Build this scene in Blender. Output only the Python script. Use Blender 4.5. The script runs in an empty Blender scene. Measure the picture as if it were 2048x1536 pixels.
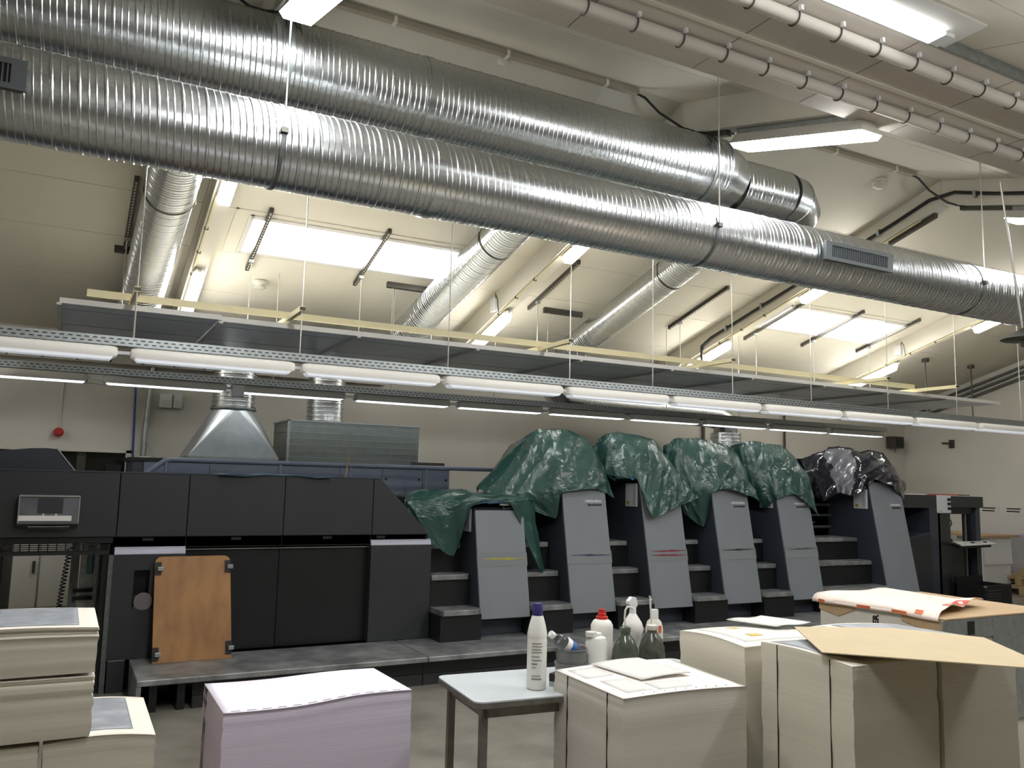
import bpy, bmesh, math, random
from mathutils import Vector, Matrix, noise
random.seed(7)
sc = bpy.context.scene
COL = sc.collection
R = math.radians

# ------------------------------------------------------------------ camera
def camera():
    yaw, pitch, roll = R(28.05), R(6.83), R(1.33)
    f = Vector((math.sin(yaw)*math.cos(pitch), math.cos(yaw)*math.cos(pitch), math.sin(pitch)))
    r = Vector((math.cos(yaw), -math.sin(yaw), 0)); u = r.cross(f)
    r2 = r*math.cos(roll) + u*math.sin(roll); u2 = -r*math.sin(roll) + u*math.cos(roll)
    cd = bpy.data.cameras.new('camera'); cam = bpy.data.objects.new('camera', cd); COL.objects.link(cam)
    m = Matrix((r2, u2, -f)).transposed().to_4x4(); m.translation = Vector((0, 0, 1.6)); cam.matrix_world = m
    cd.sensor_fit = 'HORIZONTAL'; cd.sensor_width = 36; cd.lens = 1660/2048*36
    cd.clip_start = .05; cd.clip_end = 200
    sc.camera = cam
camera()
# ------------------------------------------------------------------ world, exposure
w = bpy.data.worlds.new('sky'); sc.world = w; w.use_nodes = True
bg = w.node_tree.nodes['Background']; bg.inputs[0].default_value = (.80, .90, 1, 1); bg.inputs[1].default_value = 1.0
sc.view_settings.view_transform = 'Standard'
sc.view_settings.look = 'None'
sc.view_settings.gamma = 1
sc.view_settings.use_curve_mapping = False
sc.view_settings.exposure = 0.95
LAMP = 15.5        # beam tube lamps
TROUGH = 35.0       # wide lights on the near slope
RAIL = 0.22         # tubes on the two press rails
SKY = 6.0          # skylight panes
sc.cycles.max_bounces = 6
sc.cycles.diffuse_bounces = 4
sc.cycles.glossy_bounces = 3
sc.cycles.transmission_bounces = 6
sc.cycles.use_denoising = True
sc.cycles.use_adaptive_sampling = True
sc.cycles.adaptive_threshold = .05
sc.cycles.sample_clamp_indirect = 12
sc.cycles.blur_glossy = 1.0
sc.cycles.caustics_reflective = False
sc.cycles.caustics_refractive = False

# ------------------------------------------------------------------ materials
def lin(h):
    h = h.lstrip('#'); c = [int(h[i:i+2], 16)/255 for i in (0, 2, 4)]
    return [x/12.92 if x <= .04045 else ((x+.055)/1.055)**2.4 for x in c] + [1]
MATS = {}
def mat(name, hexc, rough=.5, metal=0., var=None, bump=None, spec=.5, emit=0, hex2=None, stretch=(1, 1, 1), trans=0, coat=0, alpha=1, ecol=None):
    """var=(noise scale, amount) mixes towards hex2 or a darker tone; bump=(scale, strength)"""
    m = bpy.data.materials.new(name); m.use_nodes = True; nt = m.node_tree; n = nt.nodes; L = nt.links
    b = n['Principled BSDF']; c = lin(hexc)
    b.inputs['Base Color'].default_value = c
    b.inputs['Roughness'].default_value = rough; b.inputs['Metallic'].default_value = metal
    b.inputs['Specular IOR Level'].default_value = spec
    b.inputs['Transmission Weight'].default_value = trans
    b.inputs['Coat Weight'].default_value = coat
    b.inputs['Alpha'].default_value = alpha
    tc = n.new('ShaderNodeTexCoord'); mp = n.new('ShaderNodeMapping'); mp.inputs['Scale'].default_value = stretch
    L.new(tc.outputs['Object'], mp.inputs[0])
    if var:
        t = n.new('ShaderNodeTexNoise'); t.inputs['Scale'].default_value = var[0]; t.inputs['Detail'].default_value = 6
        L.new(mp.outputs[0], t.inputs['Vector'])
        rp = n.new('ShaderNodeValToRGB'); d = lin(hex2) if hex2 else [x*(1-var[1]) for x in c[:3]] + [1]
        rp.color_ramp.elements[0].color = c; rp.color_ramp.elements[1].color = d
        rp.color_ramp.elements[0].position = .38; rp.color_ramp.elements[1].position = .68
        L.new(t.outputs['Fac'], rp.inputs[0]); L.new(rp.outputs[0], b.inputs['Base Color'])
    if bump:
        t2 = n.new('ShaderNodeTexNoise'); t2.inputs['Scale'].default_value = bump[0]; t2.inputs['Detail'].default_value = 4
        L.new(mp.outputs[0], t2.inputs['Vector'])
        bp = n.new('ShaderNodeBump'); bp.inputs['Strength'].default_value = bump[1]; bp.inputs['Distance'].default_value = .01
        L.new(t2.outputs['Fac'], bp.inputs['Height']); L.new(bp.outputs[0], b.inputs['Normal'])
    if emit:
        b.inputs['Emission Color'].default_value = ecol or c; b.inputs['Emission Strength'].default_value = emit
    MATS[name] = m; return m

mat('roof_paint', '#ddd8c8', .7, var=(1.2, .05), bump=(60, .03))
mat('wall_paint', '#d2cec4', .75, var=(.8, .06), bump=(80, .04))
mat('soffit_paint', '#d0c9be', .75, var=(1.5, .08), bump=(40, .05))
mat('trunking', '#a59d8b', .7)  # darker than the roof paint, its shadow line put into the colour
mat('beam_paint', '#e0dbcd', .7, var=(2, .04))
mat('concrete', '#8d887d', .5, var=(3, .35), bump=(25, .08), hex2='#736e64')
mat('duct_metal', '#c6c9c9', .27, 1.0, var=(45, .12))
mat('duct_bright', '#d6d9da', .27, 1.0, var=(45, .12))
mat('galv', '#b3b8b7', .42, .8, var=(22, .2), bump=(30, .04))
mat('hood_metal', '#aab0b3', .36, .75, var=(12, .12))
mat('plenum_metal', '#8b928f', .4, .7, var=(10, .12))
mat('galv_dark', '#7b817f', .45, .8, var=(22, .2))
mat('grille_metal', '#5e6263', .5, .6)
mat('strut_dark', '#55524b', .5, .6)
mat('cream_metal', '#e2d7ad', .5, var=(9, .05))
mat('white_metal', '#d9d6cf', .4, var=(6, .05))
mat('raft_panel', '#cbd9e8', .25, 0, var=(2.5, .06), spec=.8)
mat('raft_bounce', '#dad7cf', .9)  # unseen raft top, toned to bounce light up to the ceiling
mat('steel_wire', '#b9b6ac', .35, .8)
mat('black_cable', '#1d1a17', .55)
mat('rubber', '#141414', .6)
mat('press_dark', '#333536', .42, var=(3, .10), bump=(120, .02))
mat('press_black', '#17181a', .4, var=(4, .25))
mat('press_side', '#3c414b', .42, var=(3, .1))
mat('press_grey', '#82868b', .45, var=(5, .06), bump=(90, .02))
mat('press_blue', '#7d8596', .45, var=(3, .08))
mat('press_lilac', '#b9bac6', .4, var=(5, .05))
mat('white_plastic', '#dedede', .35)
mat('off_white', '#d4d0c4', .5, var=(7, .06))
mat('lamp_glass', '#ffffff', .4, emit=LAMP, ecol=(1, .98, .935, 1))
mat('trough_glass', '#ffffff', .4, emit=TROUGH, ecol=(.96, .98, 1, 1))
mat('opal_housing', '#e6e1d6', .4, emit=.075, ecol=(1, .97, .92, 1))
mat('batten_glass', '#ffffff', .4, emit=5, ecol=(.96, .98, 1, 1))
mat('rail_tube_rear', '#ffffff', .4, emit=.9, ecol=(.86, .92, 1, 1))
mat('rail_tube', '#ffffff', .4, emit=RAIL, ecol=(.84, .90, 1, 1))
mat('sky_pane', '#ffffff', .5, emit=SKY, ecol=(.98, .99, 1, 1))
mat('red_plastic', '#b8271c', .4)
mat('blue_plastic', '#2c2a63', .45)
mat('blue_pipe', '#2f4c8c', .4)
mat('plywood', '#a97843', .5, var=(3.2, .2), hex2='#8f6236', stretch=(3, 3, .9), bump=(40, .03))
mat('card_brown', '#cbb893', .75, var=(6, .05))
mat('carton_brown', '#b79c78', .75, var=(7, .1))
mat('pallet_wood', '#bca27a', .75, var=(9, .2), stretch=(1, 6, 6))
mat('ink_black', '#17140f', .6)
mat('print_grey', '#8d9197', .38, var=(14, .25), hex2='#a9aeb4')
mat('print_white', '#e4e1da', .55, var=(25, .10), stretch=(1, 4, 1))
mat('wrap_paper', '#efddd0', .5, var=(8, .06))
mat('wrap_red', '#c9412b', .55)
mat('wrap_orange', '#cf6a3f', .55)
mat('pail_grey', '#6b6a68', .4)
mat('green_glass', '#6b7362', .15, trans=.55, spec=.5)
mat('dark_liquid', '#3a3a34', .25, var=(18, .5), hex2='#55584c')
mat('milky', '#e6e3da', .4)
mat('clear_pet', '#f4f8fa', .06, trans=.95)
mat('label_grey', '#8f8c8a', .6)
mat('label_blue', '#3c63a8', .5)
mat('label_white', '#ece9e4', .55)
mat('table_top', '#c9ced0', .35, var=(4, .04))
mat('table_steel', '#86837a', .45, .6, var=(14, .3))
mat('glass_dark', '#23241f', .08, spec=.6)
mat('plastic_black', '#1c1c24', .16, coat=.4, bump=(14, .25))
mat('clear_film', '#c9c9cf', .2, trans=.35, alpha=.75, bump=(16, .4))
mat('cd_silver', '#9a9a96', .25, .9)
mat('teal_plastic', '#6fa3ad', .3)

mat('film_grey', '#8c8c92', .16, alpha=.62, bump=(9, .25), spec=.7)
def paper_mat(name, a, b):
    m = mat(name, a, .8); nt = m.node_tree; n = nt.nodes; L = nt.links; bs = n['Principled BSDF']
    tc = n.new('ShaderNodeTexCoord'); mp = n.new('ShaderNodeMapping'); mp.inputs['Scale'].default_value = (.5, .5, 210)
    t = n.new('ShaderNodeTexNoise'); t.inputs['Scale'].default_value = 1.0; t.inputs['Detail'].default_value = 8; t.inputs['Roughness'].default_value = .75
    rp = n.new('ShaderNodeValToRGB'); rp.color_ramp.elements[0].color = lin(b); rp.color_ramp.elements[1].color = lin(a)
    rp.color_ramp.elements[0].position = .30; rp.color_ramp.elements[1].position = .6
    bp = n.new('ShaderNodeBump'); bp.inputs['Strength'].default_value = .15; bp.inputs['Distance'].default_value = .004
    L.new(tc.outputs['Object'], mp.inputs[0]); L.new(mp.outputs[0], t.inputs['Vector']); L.new(t.outputs['Fac'], rp.inputs[0])
    L.new(rp.outputs[0], bs.inputs['Base Color']); L.new(t.outputs['Fac'], bp.inputs['Height']); L.new(bp.outputs[0], bs.inputs['Normal'])
paper_mat('paper_cream', '#d3ccbb', '#c2bba9')
paper_mat('paper_white', '#d6cfc4', '#c3bbae')
paper_mat('paper_lilac', '#d6cbdb', '#bdb2c6')
mat('sheet_cream', '#efe6d8', .7)
mat('sheet_white', '#efe8e2', .7)
mat('sheet_lilac', '#eee6f3', .7)

def tread_mat():
    m = mat('checker_plate', '#9d9f9e', .45, .55); nt = m.node_tree; n = nt.nodes; L = nt.links; bs = n['Principled BSDF']
    tc = n.new('ShaderNodeTexCoord'); mp = n.new('ShaderNodeMapping'); mp.inputs['Rotation'].default_value = (0, 0, R(45)); mp.inputs['Scale'].default_value = (38, 38, 38)
    t = n.new('ShaderNodeTexChecker'); t.inputs['Scale'].default_value = 1
    t2 = n.new('ShaderNodeTexNoise'); t2.inputs['Scale'].default_value = 6; t2.inputs['Detail'].default_value = 7
    rp = n.new('ShaderNodeValToRGB'); rp.color_ramp.elements[0].color = lin('#7a7c7c'); rp.color_ramp.elements[1].color = lin('#b3b5b4')
    rp.color_ramp.elements[0].position = .35; rp.color_ramp.elements[1].position = .7
    bp = n.new('ShaderNodeBump'); bp.inputs['Strength'].default_value = .5; bp.inputs['Distance'].default_value = .003
    L.new(tc.outputs['Object'], mp.inputs[0]); L.new(mp.outputs[0], t.inputs['Vector']); L.new(tc.outputs['Object'], t2.inputs['Vector'])
    L.new(t2.outputs['Fac'], rp.inputs[0]); L.new(rp.outputs[0], bs.inputs['Base Color'])
    L.new(t.outputs['Fac'], bp.inputs['Height']); L.new(bp.outputs[0], bs.inputs['Normal'])
tread_mat()

def tarp_mat(name, hexc, hex2, rough, k=1.0):
    m = mat(name, hexc, rough, spec=.7); nt = m.node_tree; n = nt.nodes; L = nt.links; bs = n['Principled BSDF']
    tc = n.new('ShaderNodeTexCoord')
    def ridged(scale, det, dist):
        v = n.new('ShaderNodeTexNoise'); v.inputs['Scale'].default_value = scale; v.inputs['Detail'].default_value = det; v.inputs['Distortion'].default_value = dist
        L.new(tc.outputs['Object'], v.inputs['Vector'])
        a = n.new('ShaderNodeMath'); a.operation = 'SUBTRACT'; a.inputs[1].default_value = .5; L.new(v.outputs['Fac'], a.inputs[0])
        c = n.new('ShaderNodeMath'); c.operation = 'ABSOLUTE'; L.new(a.outputs[0], c.inputs[0]); return c
    r1, r2 = ridged(2.2, 1, .5), ridged(9, 2, .3)
    t = n.new('ShaderNodeTexNoise'); t.inputs['Scale'].default_value = 3; t.inputs['Detail'].default_value = 5
    rp = n.new('ShaderNodeValToRGB'); rp.color_ramp.elements[0].color = lin(hexc); rp.color_ramp.elements[1].color = lin(hex2)
    rp.color_ramp.elements[0].position = .4; rp.color_ramp.elements[1].position = .7
    b1 = n.new('ShaderNodeBump'); b1.inputs['Strength'].default_value = .3*k; b1.inputs['Distance'].default_value = .07
    b2 = n.new('ShaderNodeBump'); b2.inputs['Strength'].default_value = .12*k; b2.inputs['Distance'].default_value = .02
    L.new(tc.outputs['Object'], t.inputs['Vector']); L.new(t.outputs['Fac'], rp.inputs[0]); L.new(rp.outputs[0], bs.inputs['Base Color'])
    L.new(r1.outputs[0], b1.inputs['Height']); L.new(r2.outputs[0], b2.inputs['Height']); L.new(b1.outputs[0], b2.inputs['Normal']); L.new(b2.outputs[0], bs.inputs['Normal'])
tarp_mat('tarp_green', '#234640', '#2f544c', .3)
tarp_mat('tarp_blue', '#23506e', '#2c5f80', .4)
tarp_mat('tarp_black', '#1d1d25', '#2b2b33', .12, 1.3)

# ------------------------------------------------------------------ object helpers
WORIG = {}
def tag(o, label=None, cat=None, group=None, kind=None):
    if label: o['label'] = label
    if cat: o['category'] = cat
    if group: o['group'] = group
    if kind: o['kind'] = kind
    return o
def thing(name, label, cat, loc, group=None):
    o = bpy.data.objects.new(name, None); COL.objects.link(o); o.location = loc; o.empty_display_size = .1
    WORIG[o] = Vector(loc); return tag(o, label, cat, group)
class G:
    def __init__(s): s.bm = bmesh.new(); s.mi = 0
    def face(s, vs):
        try:
            f = s.bm.faces.new(vs); f.material_index = s.mi; return f
        except ValueError: return None
    def v(s, p): return s.bm.verts.new(p)
    def poly(s, pts): s.face([s.v(p) for p in pts]); return s
    def hexa(s, p):      # 8 points: bottom 4 (ccw from above), top 4
        v = [s.v(q) for q in p]
        for f in ((3, 2, 1, 0), (4, 5, 6, 7), (0, 1, 5, 4), (1, 2, 6, 5), (2, 3, 7, 6), (3, 0, 4, 7)): s.face([v[i] for i in f])
        return s
    def box(s, x0, x1, y0, y1, z0, z1):
        return s.hexa([(x0, y0, z0), (x1, y0, z0), (x1, y1, z0), (x0, y1, z0), (x0, y0, z1), (x1, y0, z1), (x1, y1, z1), (x0, y1, z1)])
    def prism(s, poly, axis, a, b):
        def P(u, w, t): return (t, u, w) if axis == 'x' else ((u, t, w) if axis == 'y' else (u, w, t))
        A = [s.v(P(u, w, a)) for u, w in poly]; B = [s.v(P(u, w, b)) for u, w in poly]; n = len(poly)
        s.face(A[::-1]); s.face(B)
        for i in range(n): s.face([A[i], A[(i+1) % n], B[(i+1) % n], B[i]])
        return s
    def rings(s, rr, close=True, cap=True):
        V = [[s.v(p) for p in r] for r in rr]; n = len(V[0])
        for a, b in zip(V, V[1:]):
            for i in range(n if close else n-1): s.face([a[i], a[(i+1) % n], b[(i+1) % n], b[i]])
        if cap and close: s.face(V[0][::-1]); s.face(V[-1])
        return s
    def cyl(s, p0, p1, r, n=12, r2=None, cap=True):
        p0, p1 = Vector(p0), Vector(p1); d = (p1-p0).normalized(); a = d.orthogonal().normalized(); b = d.cross(a)
        r2 = r if r2 is None else r2
        return s.rings([[p + (a*math.cos(2*math.pi*i/n) + b*math.sin(2*math.pi*i/n))*q for i in range(n)] for p, q in ((p0, r), (p1, r2))], cap=cap)
    def tube(s, pts, r, n=8, cap=True):
        pts = [Vector(p) for p in pts]; rr = []; a = None
        for i, p in enumerate(pts):
            d = (pts[min(i+1, len(pts)-1)] - pts[max(i-1, 0)]).normalized()
            a = (d.orthogonal() if a is None else a - d*a.dot(d)).normalized(); b = d.cross(a)
            k = 1
            if 0 < i < len(pts)-1:
                c = (pts[i]-pts[i-1]).normalized().dot((pts[i+1]-pts[i]).normalized()); k = 1/max(.5, math.sqrt(max(.01, (1+c)/2)))
            q = r[i] if isinstance(r, (list, tuple)) else r
            rr.append([p + (a*math.cos(2*math.pi*j/n) + b*math.sin(2*math.pi*j/n))*q*(k if k < 1.15 else 1) for j in range(n)])
        return s.rings(rr, cap=cap)
    def lathe(s, prof, c, n=20, cap=True):
        cx, cy, cz = c
        return s.rings([[(cx+r*math.cos(2*math.pi*i/n), cy+r*math.sin(2*math.pi*i/n), cz+z) for i in range(n)] for r, z in prof], cap=cap)
    def sphere(s, c, r, n=10):
        return s.lathe([(max(1e-4, r*math.sin(math.pi*k/n)), -r*math.cos(math.pi*k/n)) for k in range(n+1)], c, n*2)
    def ob(s, name, m, parent=None, loc=None, bevel=0, smooth=False, kind=None, seg=2):
        bmesh.ops.recalc_face_normals(s.bm, faces=s.bm.faces[:])
        o0 = WORIG[parent] if parent else Vector(loc if loc is not None else (0, 0, 0))
        for v in s.bm.verts: v.co -= o0
        me = bpy.data.meshes.new(name); s.bm.to_mesh(me); s.bm.free()
        ms = m if isinstance(m, (list, tuple)) else [m]
        for q in ms: me.materials.append(MATS[q])
        if smooth:
            for p in me.polygons: p.use_smooth = True
        o = bpy.data.objects.new(name, me); COL.objects.link(o)
        if parent: o.parent = parent
        else: o.location = o0
        WORIG[o] = o0
        if bevel:
            b = o.modifiers.new('bevel', 'BEVEL'); b.width = bevel; b.segments = seg; b.limit_method = 'ANGLE'; b.angle_limit = R(35)
        if smooth:
            e = o.modifiers.new('split', 'EDGE_SPLIT'); e.split_angle = R(48)
        if kind: o['kind'] = kind
        return o
def box(*a): return G().box(*a)
def text(s, size, m, parent, mtx, name='lettering', depth=.001, align='LEFT', bold=0, sx=1):
    cu = bpy.data.curves.new(name, 'FONT'); cu.body = s; cu.size = size; cu.extrude = depth; cu.align_x = align; cu.offset = bold; cu.resolution_u = 2
    t = bpy.data.objects.new('tmp', cu); COL.objects.link(t)
    dg = bpy.context.evaluated_depsgraph_get(); me = bpy.data.meshes.new_from_object(t.evaluated_get(dg)); bpy.data.objects.remove(t)
    me.name = name; me.transform(Matrix.Diagonal((sx, 1, 1, 1))); me.transform(mtx); me.transform(Matrix.Translation(-WORIG[parent]))
    me.materials.clear(); me.materials.append(MATS[m])
    o = bpy.data.objects.new(name, me); COL.objects.link(o); o.parent = parent; WORIG[o] = WORIG[parent]; return o
def frame(o, x, y):      # matrix with local x,y axes in world, origin o
    x = Vector(x).normalized(); y = Vector(y).normalized(); z = x.cross(y)
    m = Matrix((x, y, z)).transposed().to_4x4(); m.translation = Vector(o); return m

# ================================================================== ROOM
YR, ZR, T = 5.615, 5.05, math.tan(R(16))
YB, XL, XR, YF = 11.5, -4.5, 15.5, -4.0
def roof(y):
    if y >= YR: return ZR - T*(y-YR)
    if y >= -.3: return ZR - T*(YR-y)
    return ZR - T*(YR+.3) + T*(-.3-y)
ZW = roof(YB)
floor = box(XL-.2, XR+.2, YF-.2, YB+.2, -.1, 0).ob('floor', 'concrete', loc=(5, 4, 0)); tag(floor, 'smooth grey concrete floor of the print hall', 'floor', kind='structure')
def wall(name, g, label): return tag(g.ob(name, 'wall_paint', loc=(0, 0, 0)), label, 'wall', kind='structure')
# back wall with an interior window opening x -.5...67, z 1.2..1.87
gw = G()
for a in ((XL-.2, -.9, 0, ZW+.15), (.68, XR+.2, 0, ZW+.15), (-.9, .68, 0, 1.05), (-.9, .68, 1.875, ZW+.15)): gw.box(a[0], a[1], YB, YB+.15, a[2], a[3])
wb = wall('wall_back', gw, 'beige painted back wall behind the press')
pr = [(YF, 0), (YB+.1, 0), (YB+.1, ZW+.1), (YR, ZR+.12), (-.3, roof(-.3)+.1), (YF, roof(YF)+.1)]
wr = wall('wall_right', G().prism(pr, 'x', XR, XR+.15), 'plain beige gable wall beyond the feeder')
wall('wall_left', G().prism(pr, 'x', XL-.15, XL), 'beige gable wall at the delivery end')
wall('wall_front', box(XL-.2, XR+.2, YF-.15, YF, 0, roof(YF)+.15), 'beige wall behind the viewer')
# roof made of boarded panels between the beams
BEAM = [-2.66, 1.0, 4.67, 8.33, 12.0]
BX = [XL] + BEAM + [XR]
SK = [(1.47, 4.0), (9.03, 11.58)]          # skylight x ranges, y 8.46..9.15
SY0, SY1 = 8.46, 9.15
ceil = tag(G().poly([(XL, YB, ZW+.2), (XR, YB, ZW+.2), (XR, YR, ZR+.2), (XL, YR, ZR+.2)]).poly([(XL, YR, ZR+.2), (XR, YR, ZR+.2), (XR, -.3, roof(-.3)+.2), (XL, -.3, roof(-.3)+.2)]).poly([(XL, -.3, roof(-.3)+.2), (XR, -.3, roof(-.3)+.2), (XR, YF, roof(YF)+.2), (XL, YF, roof(YF)+.2)]).ob('ceiling', 'roof_paint', loc=(0, 0, 0)),
           'cream boarded ceiling following the pitched roof', 'ceiling', kind='structure')
def slab(x0, x1, y0, y1, gap=.004):
    g = G(); a, b, c, d = x0+gap, x1-gap, y0+gap, y1-gap
    g.hexa([(a, c, roof(c)), (b, c, roof(c)), (b, d, roof(d)), (a, d, roof(d)), (a, c, roof(c)+.06), (b, c, roof(c)+.06), (b, d, roof(d)+.06), (a, d, roof(d)+.06)])
    return g
for x0, x1 in zip(BX, BX[1:]):
    ys = [YB, 10.95, 10.1, 9.2, 8.38, 7.58, 6.78, YR]
    for y1, y0 in zip(ys, ys[1:]):
        hole = [s for s in SK if x0 <= s[0] < x1 and y0 < SY0 < y1]
        if hole:
            a, b = hole[0]; g = G()
            for q in ((x0, x1, y0, SY0), (x0, x1, SY1, y1), (x0, a, SY0, SY1), (b, x1, SY0, SY1)):
                h = slab(*q, gap=0.0); me = bpy.data.meshes.new('t'); h.bm.to_mesh(me); h.bm.free(); g.bm.from_mesh(me)
            g.ob('ceiling_board', 'roof_paint', ceil)
        else: slab(x0, x1, y0, y1).ob('ceiling_board', 'roof_paint', ceil)
    ys = [YR, 4.8, 4.0, 3.2, 2.4, 1.6, .8, -.3]
    for y1, y0 in zip(ys, ys[1:]): slab(x0, x1, y0, y1).ob('ceiling_board', 'roof_paint', ceil)
    slab(x0, x1, YF, -.3).ob('ceiling_board', 'roof_paint', ceil)
BD, BW = .28, .17
for i, x in enumerate(BEAM):
    prof = [(YB, roof(YB)+.02), (YR, ZR+.02), (-.3, roof(-.3)+.02), (-.3, roof(-.3)-BD), (YR, ZR-BD), (YB, roof(YB)-BD)]
    g = G().prism([(YB, roof(YB)+.02), (YR, ZR+.02), (YR, ZR-BD), (YB, roof(YB)-BD)], 'x', x, x+BW).prism([(YR-.003, ZR+.02), (3.2, roof(3.2)+.02), (3.2, roof(3.2)-.02), (3.8, roof(3.8)-BD), (YR-.003, ZR-BD)], 'x', x, x+BW)
    tag(g.ob('trim_%d' % (i+1), 'beam_paint', loc=(x, YR, ZR-BD)), ['cream roof beam beyond the left edge', 'cream roof beam left of the first skylight', 'cream roof beam between the two skylights, nearer the first', 'cream roof beam with the black conduit, left of the second skylight', 'cream roof beam right of the second skylight'][i], 'beam', kind='structure')
# valley beam hidden overhead
tag(box(XL, XR, -.6, 0, roof(-.3)-.35, roof(-.3)+.02).ob('trim_6', 'beam_paint', loc=(0, -.3, 3)), 'cream valley beam overhead', 'beam', kind='structure')
# skylights
for i, (a, b) in enumerate(SK):
    t = tag(G().ob('window_%d' % (i+1), 'white_metal', loc=(a, SY0, roof(SY0))), ['long bright skylight above the left half of the press', 'bright skylight above the right half of the press'][i], 'skylight', kind='structure')
    def sl(y, d): return roof(y)+d
    for nm, (x0, x1, y0, y1) in (('frame_side', (a-.02, a+.03, SY0-.02, SY1+.02)), ('frame_side', (b-.03, b+.02, SY0-.02, SY1+.02)), ('frame_rail', (a, b, SY0-.02, SY0+.03)), ('frame_rail', (a, b, SY1-.03, SY1+.02))):
        G().hexa([(x0, y0, sl(y0, -.015)), (x1, y0, sl(y0, -.015)), (x1, y1, sl(y1, -.015)), (x0, y1, sl(y1, -.015)), (x0, y0, sl(y0, .14)), (x1, y0, sl(y0, .14)), (x1, y1, sl(y1, .14)), (x0, y1, sl(y1, .14))]).ob(nm, 'white_metal', t)
    G().hexa([(a+.03, SY0+.03, sl(SY0+.03, .05)), (b-.03, SY0+.03, sl(SY0+.03, .05)), (b-.03, SY1-.03, sl(SY1-.03, .05)), (a+.03, SY1-.03, sl(SY1-.03, .05)), (a+.03, SY0+.03, sl(SY0+.03, .07)), (b-.03, SY0+.03, sl(SY0+.03, .07)), (b-.03, SY1-.03, sl(SY1-.03, .07)), (a+.03, SY1-.03, sl(SY1-.03, .07))]).ob('pane', 'sky_pane', t)
    # trim batten round the opening
    for (x0, x1, y0, y1) in ((a-.16, b+.16, SY0-.10, SY0-.075), (a-.16, a-.135, SY0-.10, SY1+.10)):
        G().hexa([(x0, y0, sl(y0, -.012)), (x1, y0, sl(y0, -.012)), (x1, y1, sl(y1, -.012)), (x0, y1, sl(y1, -.012)), (x0, y0, sl(y0, .01)), (x1, y0, sl(y0, .01)), (x1, y1, sl(y1, .01)), (x0, y1, sl(y1, .01))]).ob('batten', 'roof_paint', t)
# interior window in the back wall
t = tag(G().ob('window_3', 'off_white', loc=(0, YB, 1.2)), 'dark interior window in the back wall behind the delivery hood', 'window', kind='structure')
for a in ((-.9, .74, 1.865, 1.905), (-.9, .74, 1.02, 1.06), (.66, .74, 1.02, 1.9), (-.94, -.88, 1.02, 1.9)): box(a[0], a[1], YB-.03, YB+.1, a[2], a[3]).ob('window_frame', 'off_white', t)
box(-.88, .67, YB+.05, YB+.06, 1.06, 1.87).ob('pane', 'glass_dark', t)
box(.12, .22, YB+.03, YB+.05, 1.06, 1.87).ob('mullion', 'strut_dark', t)
box(.44, .62, YB+.02, YB+.045, 1.06, 1.72).ob('dark_box', 'press_black', t)  # plain black box in front of the pane
# double door in the back wall seen through the delivery opening
t = tag(G().ob('door_1', 'off_white', loc=(0, YB, 0)), 'pale flush double door seen through the delivery opening', 'door', kind='structure')
for a in ((-.95, -.19), (-.17, .62)): box(a[0], a[1], YB-.03, YB, .02, 1.0).ob('door_leaf', 'wall_paint', t, bevel=.004)
box(-.25, -.22, YB-.06, YB-.03, .42, .56).ob('door_handle', 'strut_dark', t)
# boxed soffit with two sprinkler-style pipes, hanging from the near roof slope
sf = tag(G().prism([(2.90, 4.20), (3.83, 4.20), (3.83, roof(3.83)), (2.90, roof(2.90))], 'x', XL, XR).ob('trim_7', 'soffit_paint', loc=(0, 3.4, 4.2)), 'flat boxed soffit running under the near roof slope', 'soffit', kind='structure')
box(XL, XR, 3.36, 3.39, 4.19, 4.203).ob('bead', 'beam_paint', sf)
box(XL, XR, 2.885, 2.905, 4.195, 4.27).ob('edge_strip', 'galv', sf)
for k in range(22): box(XL+.4+k*.92, XL+.404+k*.92, 2.92, 3.82, 4.1985, 4.2005).ob('joint', 'strut_dark', sf)
for j, (y, lab) in enumerate(((3.54, 'grey plastic pipe on the soffit, farther from the viewer'), (3.05, 'grey plastic pipe on the soffit, nearer the viewer'))):
    t = thing('ceiling_pipe', lab, 'pipe', (5, y, 4.1), 'pipes under the soffit')
    G().cyl((XL, y, 4.155), (XR, y, 4.155), .038, 16).ob('pipe_run', 'soffit_paint', t, smooth=True)
    x = 1.95 + .06*j
    while x < 8.5:
        g = G(); pts = [(x, y + .043*math.cos(a), 4.155 + .043*math.sin(a)) for a in [R(-210+240*i/10) for i in range(11)]]
        g.tube(pts, .005, 6); g.ob('pipe_clamp', 'strut_dark', t)
        box(x-.010, x+.010, y-.062, y-.042, 4.172, 4.2).ob('clamp_lug', 'white_plastic', t)
        x += .326
# ridge conduit
t = thing('ridge_conduit', 'cream cable trunking along the roof ridge', 'conduit', (4, 5.58, 4.98))
for a, b in ((-4, .95), (1.2, 4.15), (4.95, 7.85)): box(a, b, 5.56, 5.61, 4.985, 5.03).ob('trunking', 'trunking', t)
for x in (1.9, 2.85, 3.8, 5.6, 6.6, 7.5): box(x, x+.025, 5.55, 5.615, 4.975, 5.03).ob('saddle', 'beam_paint', t)
for k, (x0, x1) in enumerate(((4.14, 4.7), (7.8, 8.36), (.5, .98))):
    c = tag(G().tube([(x0, 5.575, 4.99), (x0+.08, 5.57, 4.97), (x0+.22, 5.55, 4.86), (x1-.12, 5.5, 4.75), (x1-.02, 5.45, 4.72), (x1+.2, 5.2, 4.66)], .011, 8).ob('drop_cable', 'black_cable', loc=(x0, 5.57, 4.9), smooth=True),
            ['black cable dropping from the ridge to the middle beam', 'black cable dropping from the ridge to the beam with the black conduit', 'black cable dropping from the ridge at the top left'][k], 'cable')
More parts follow.
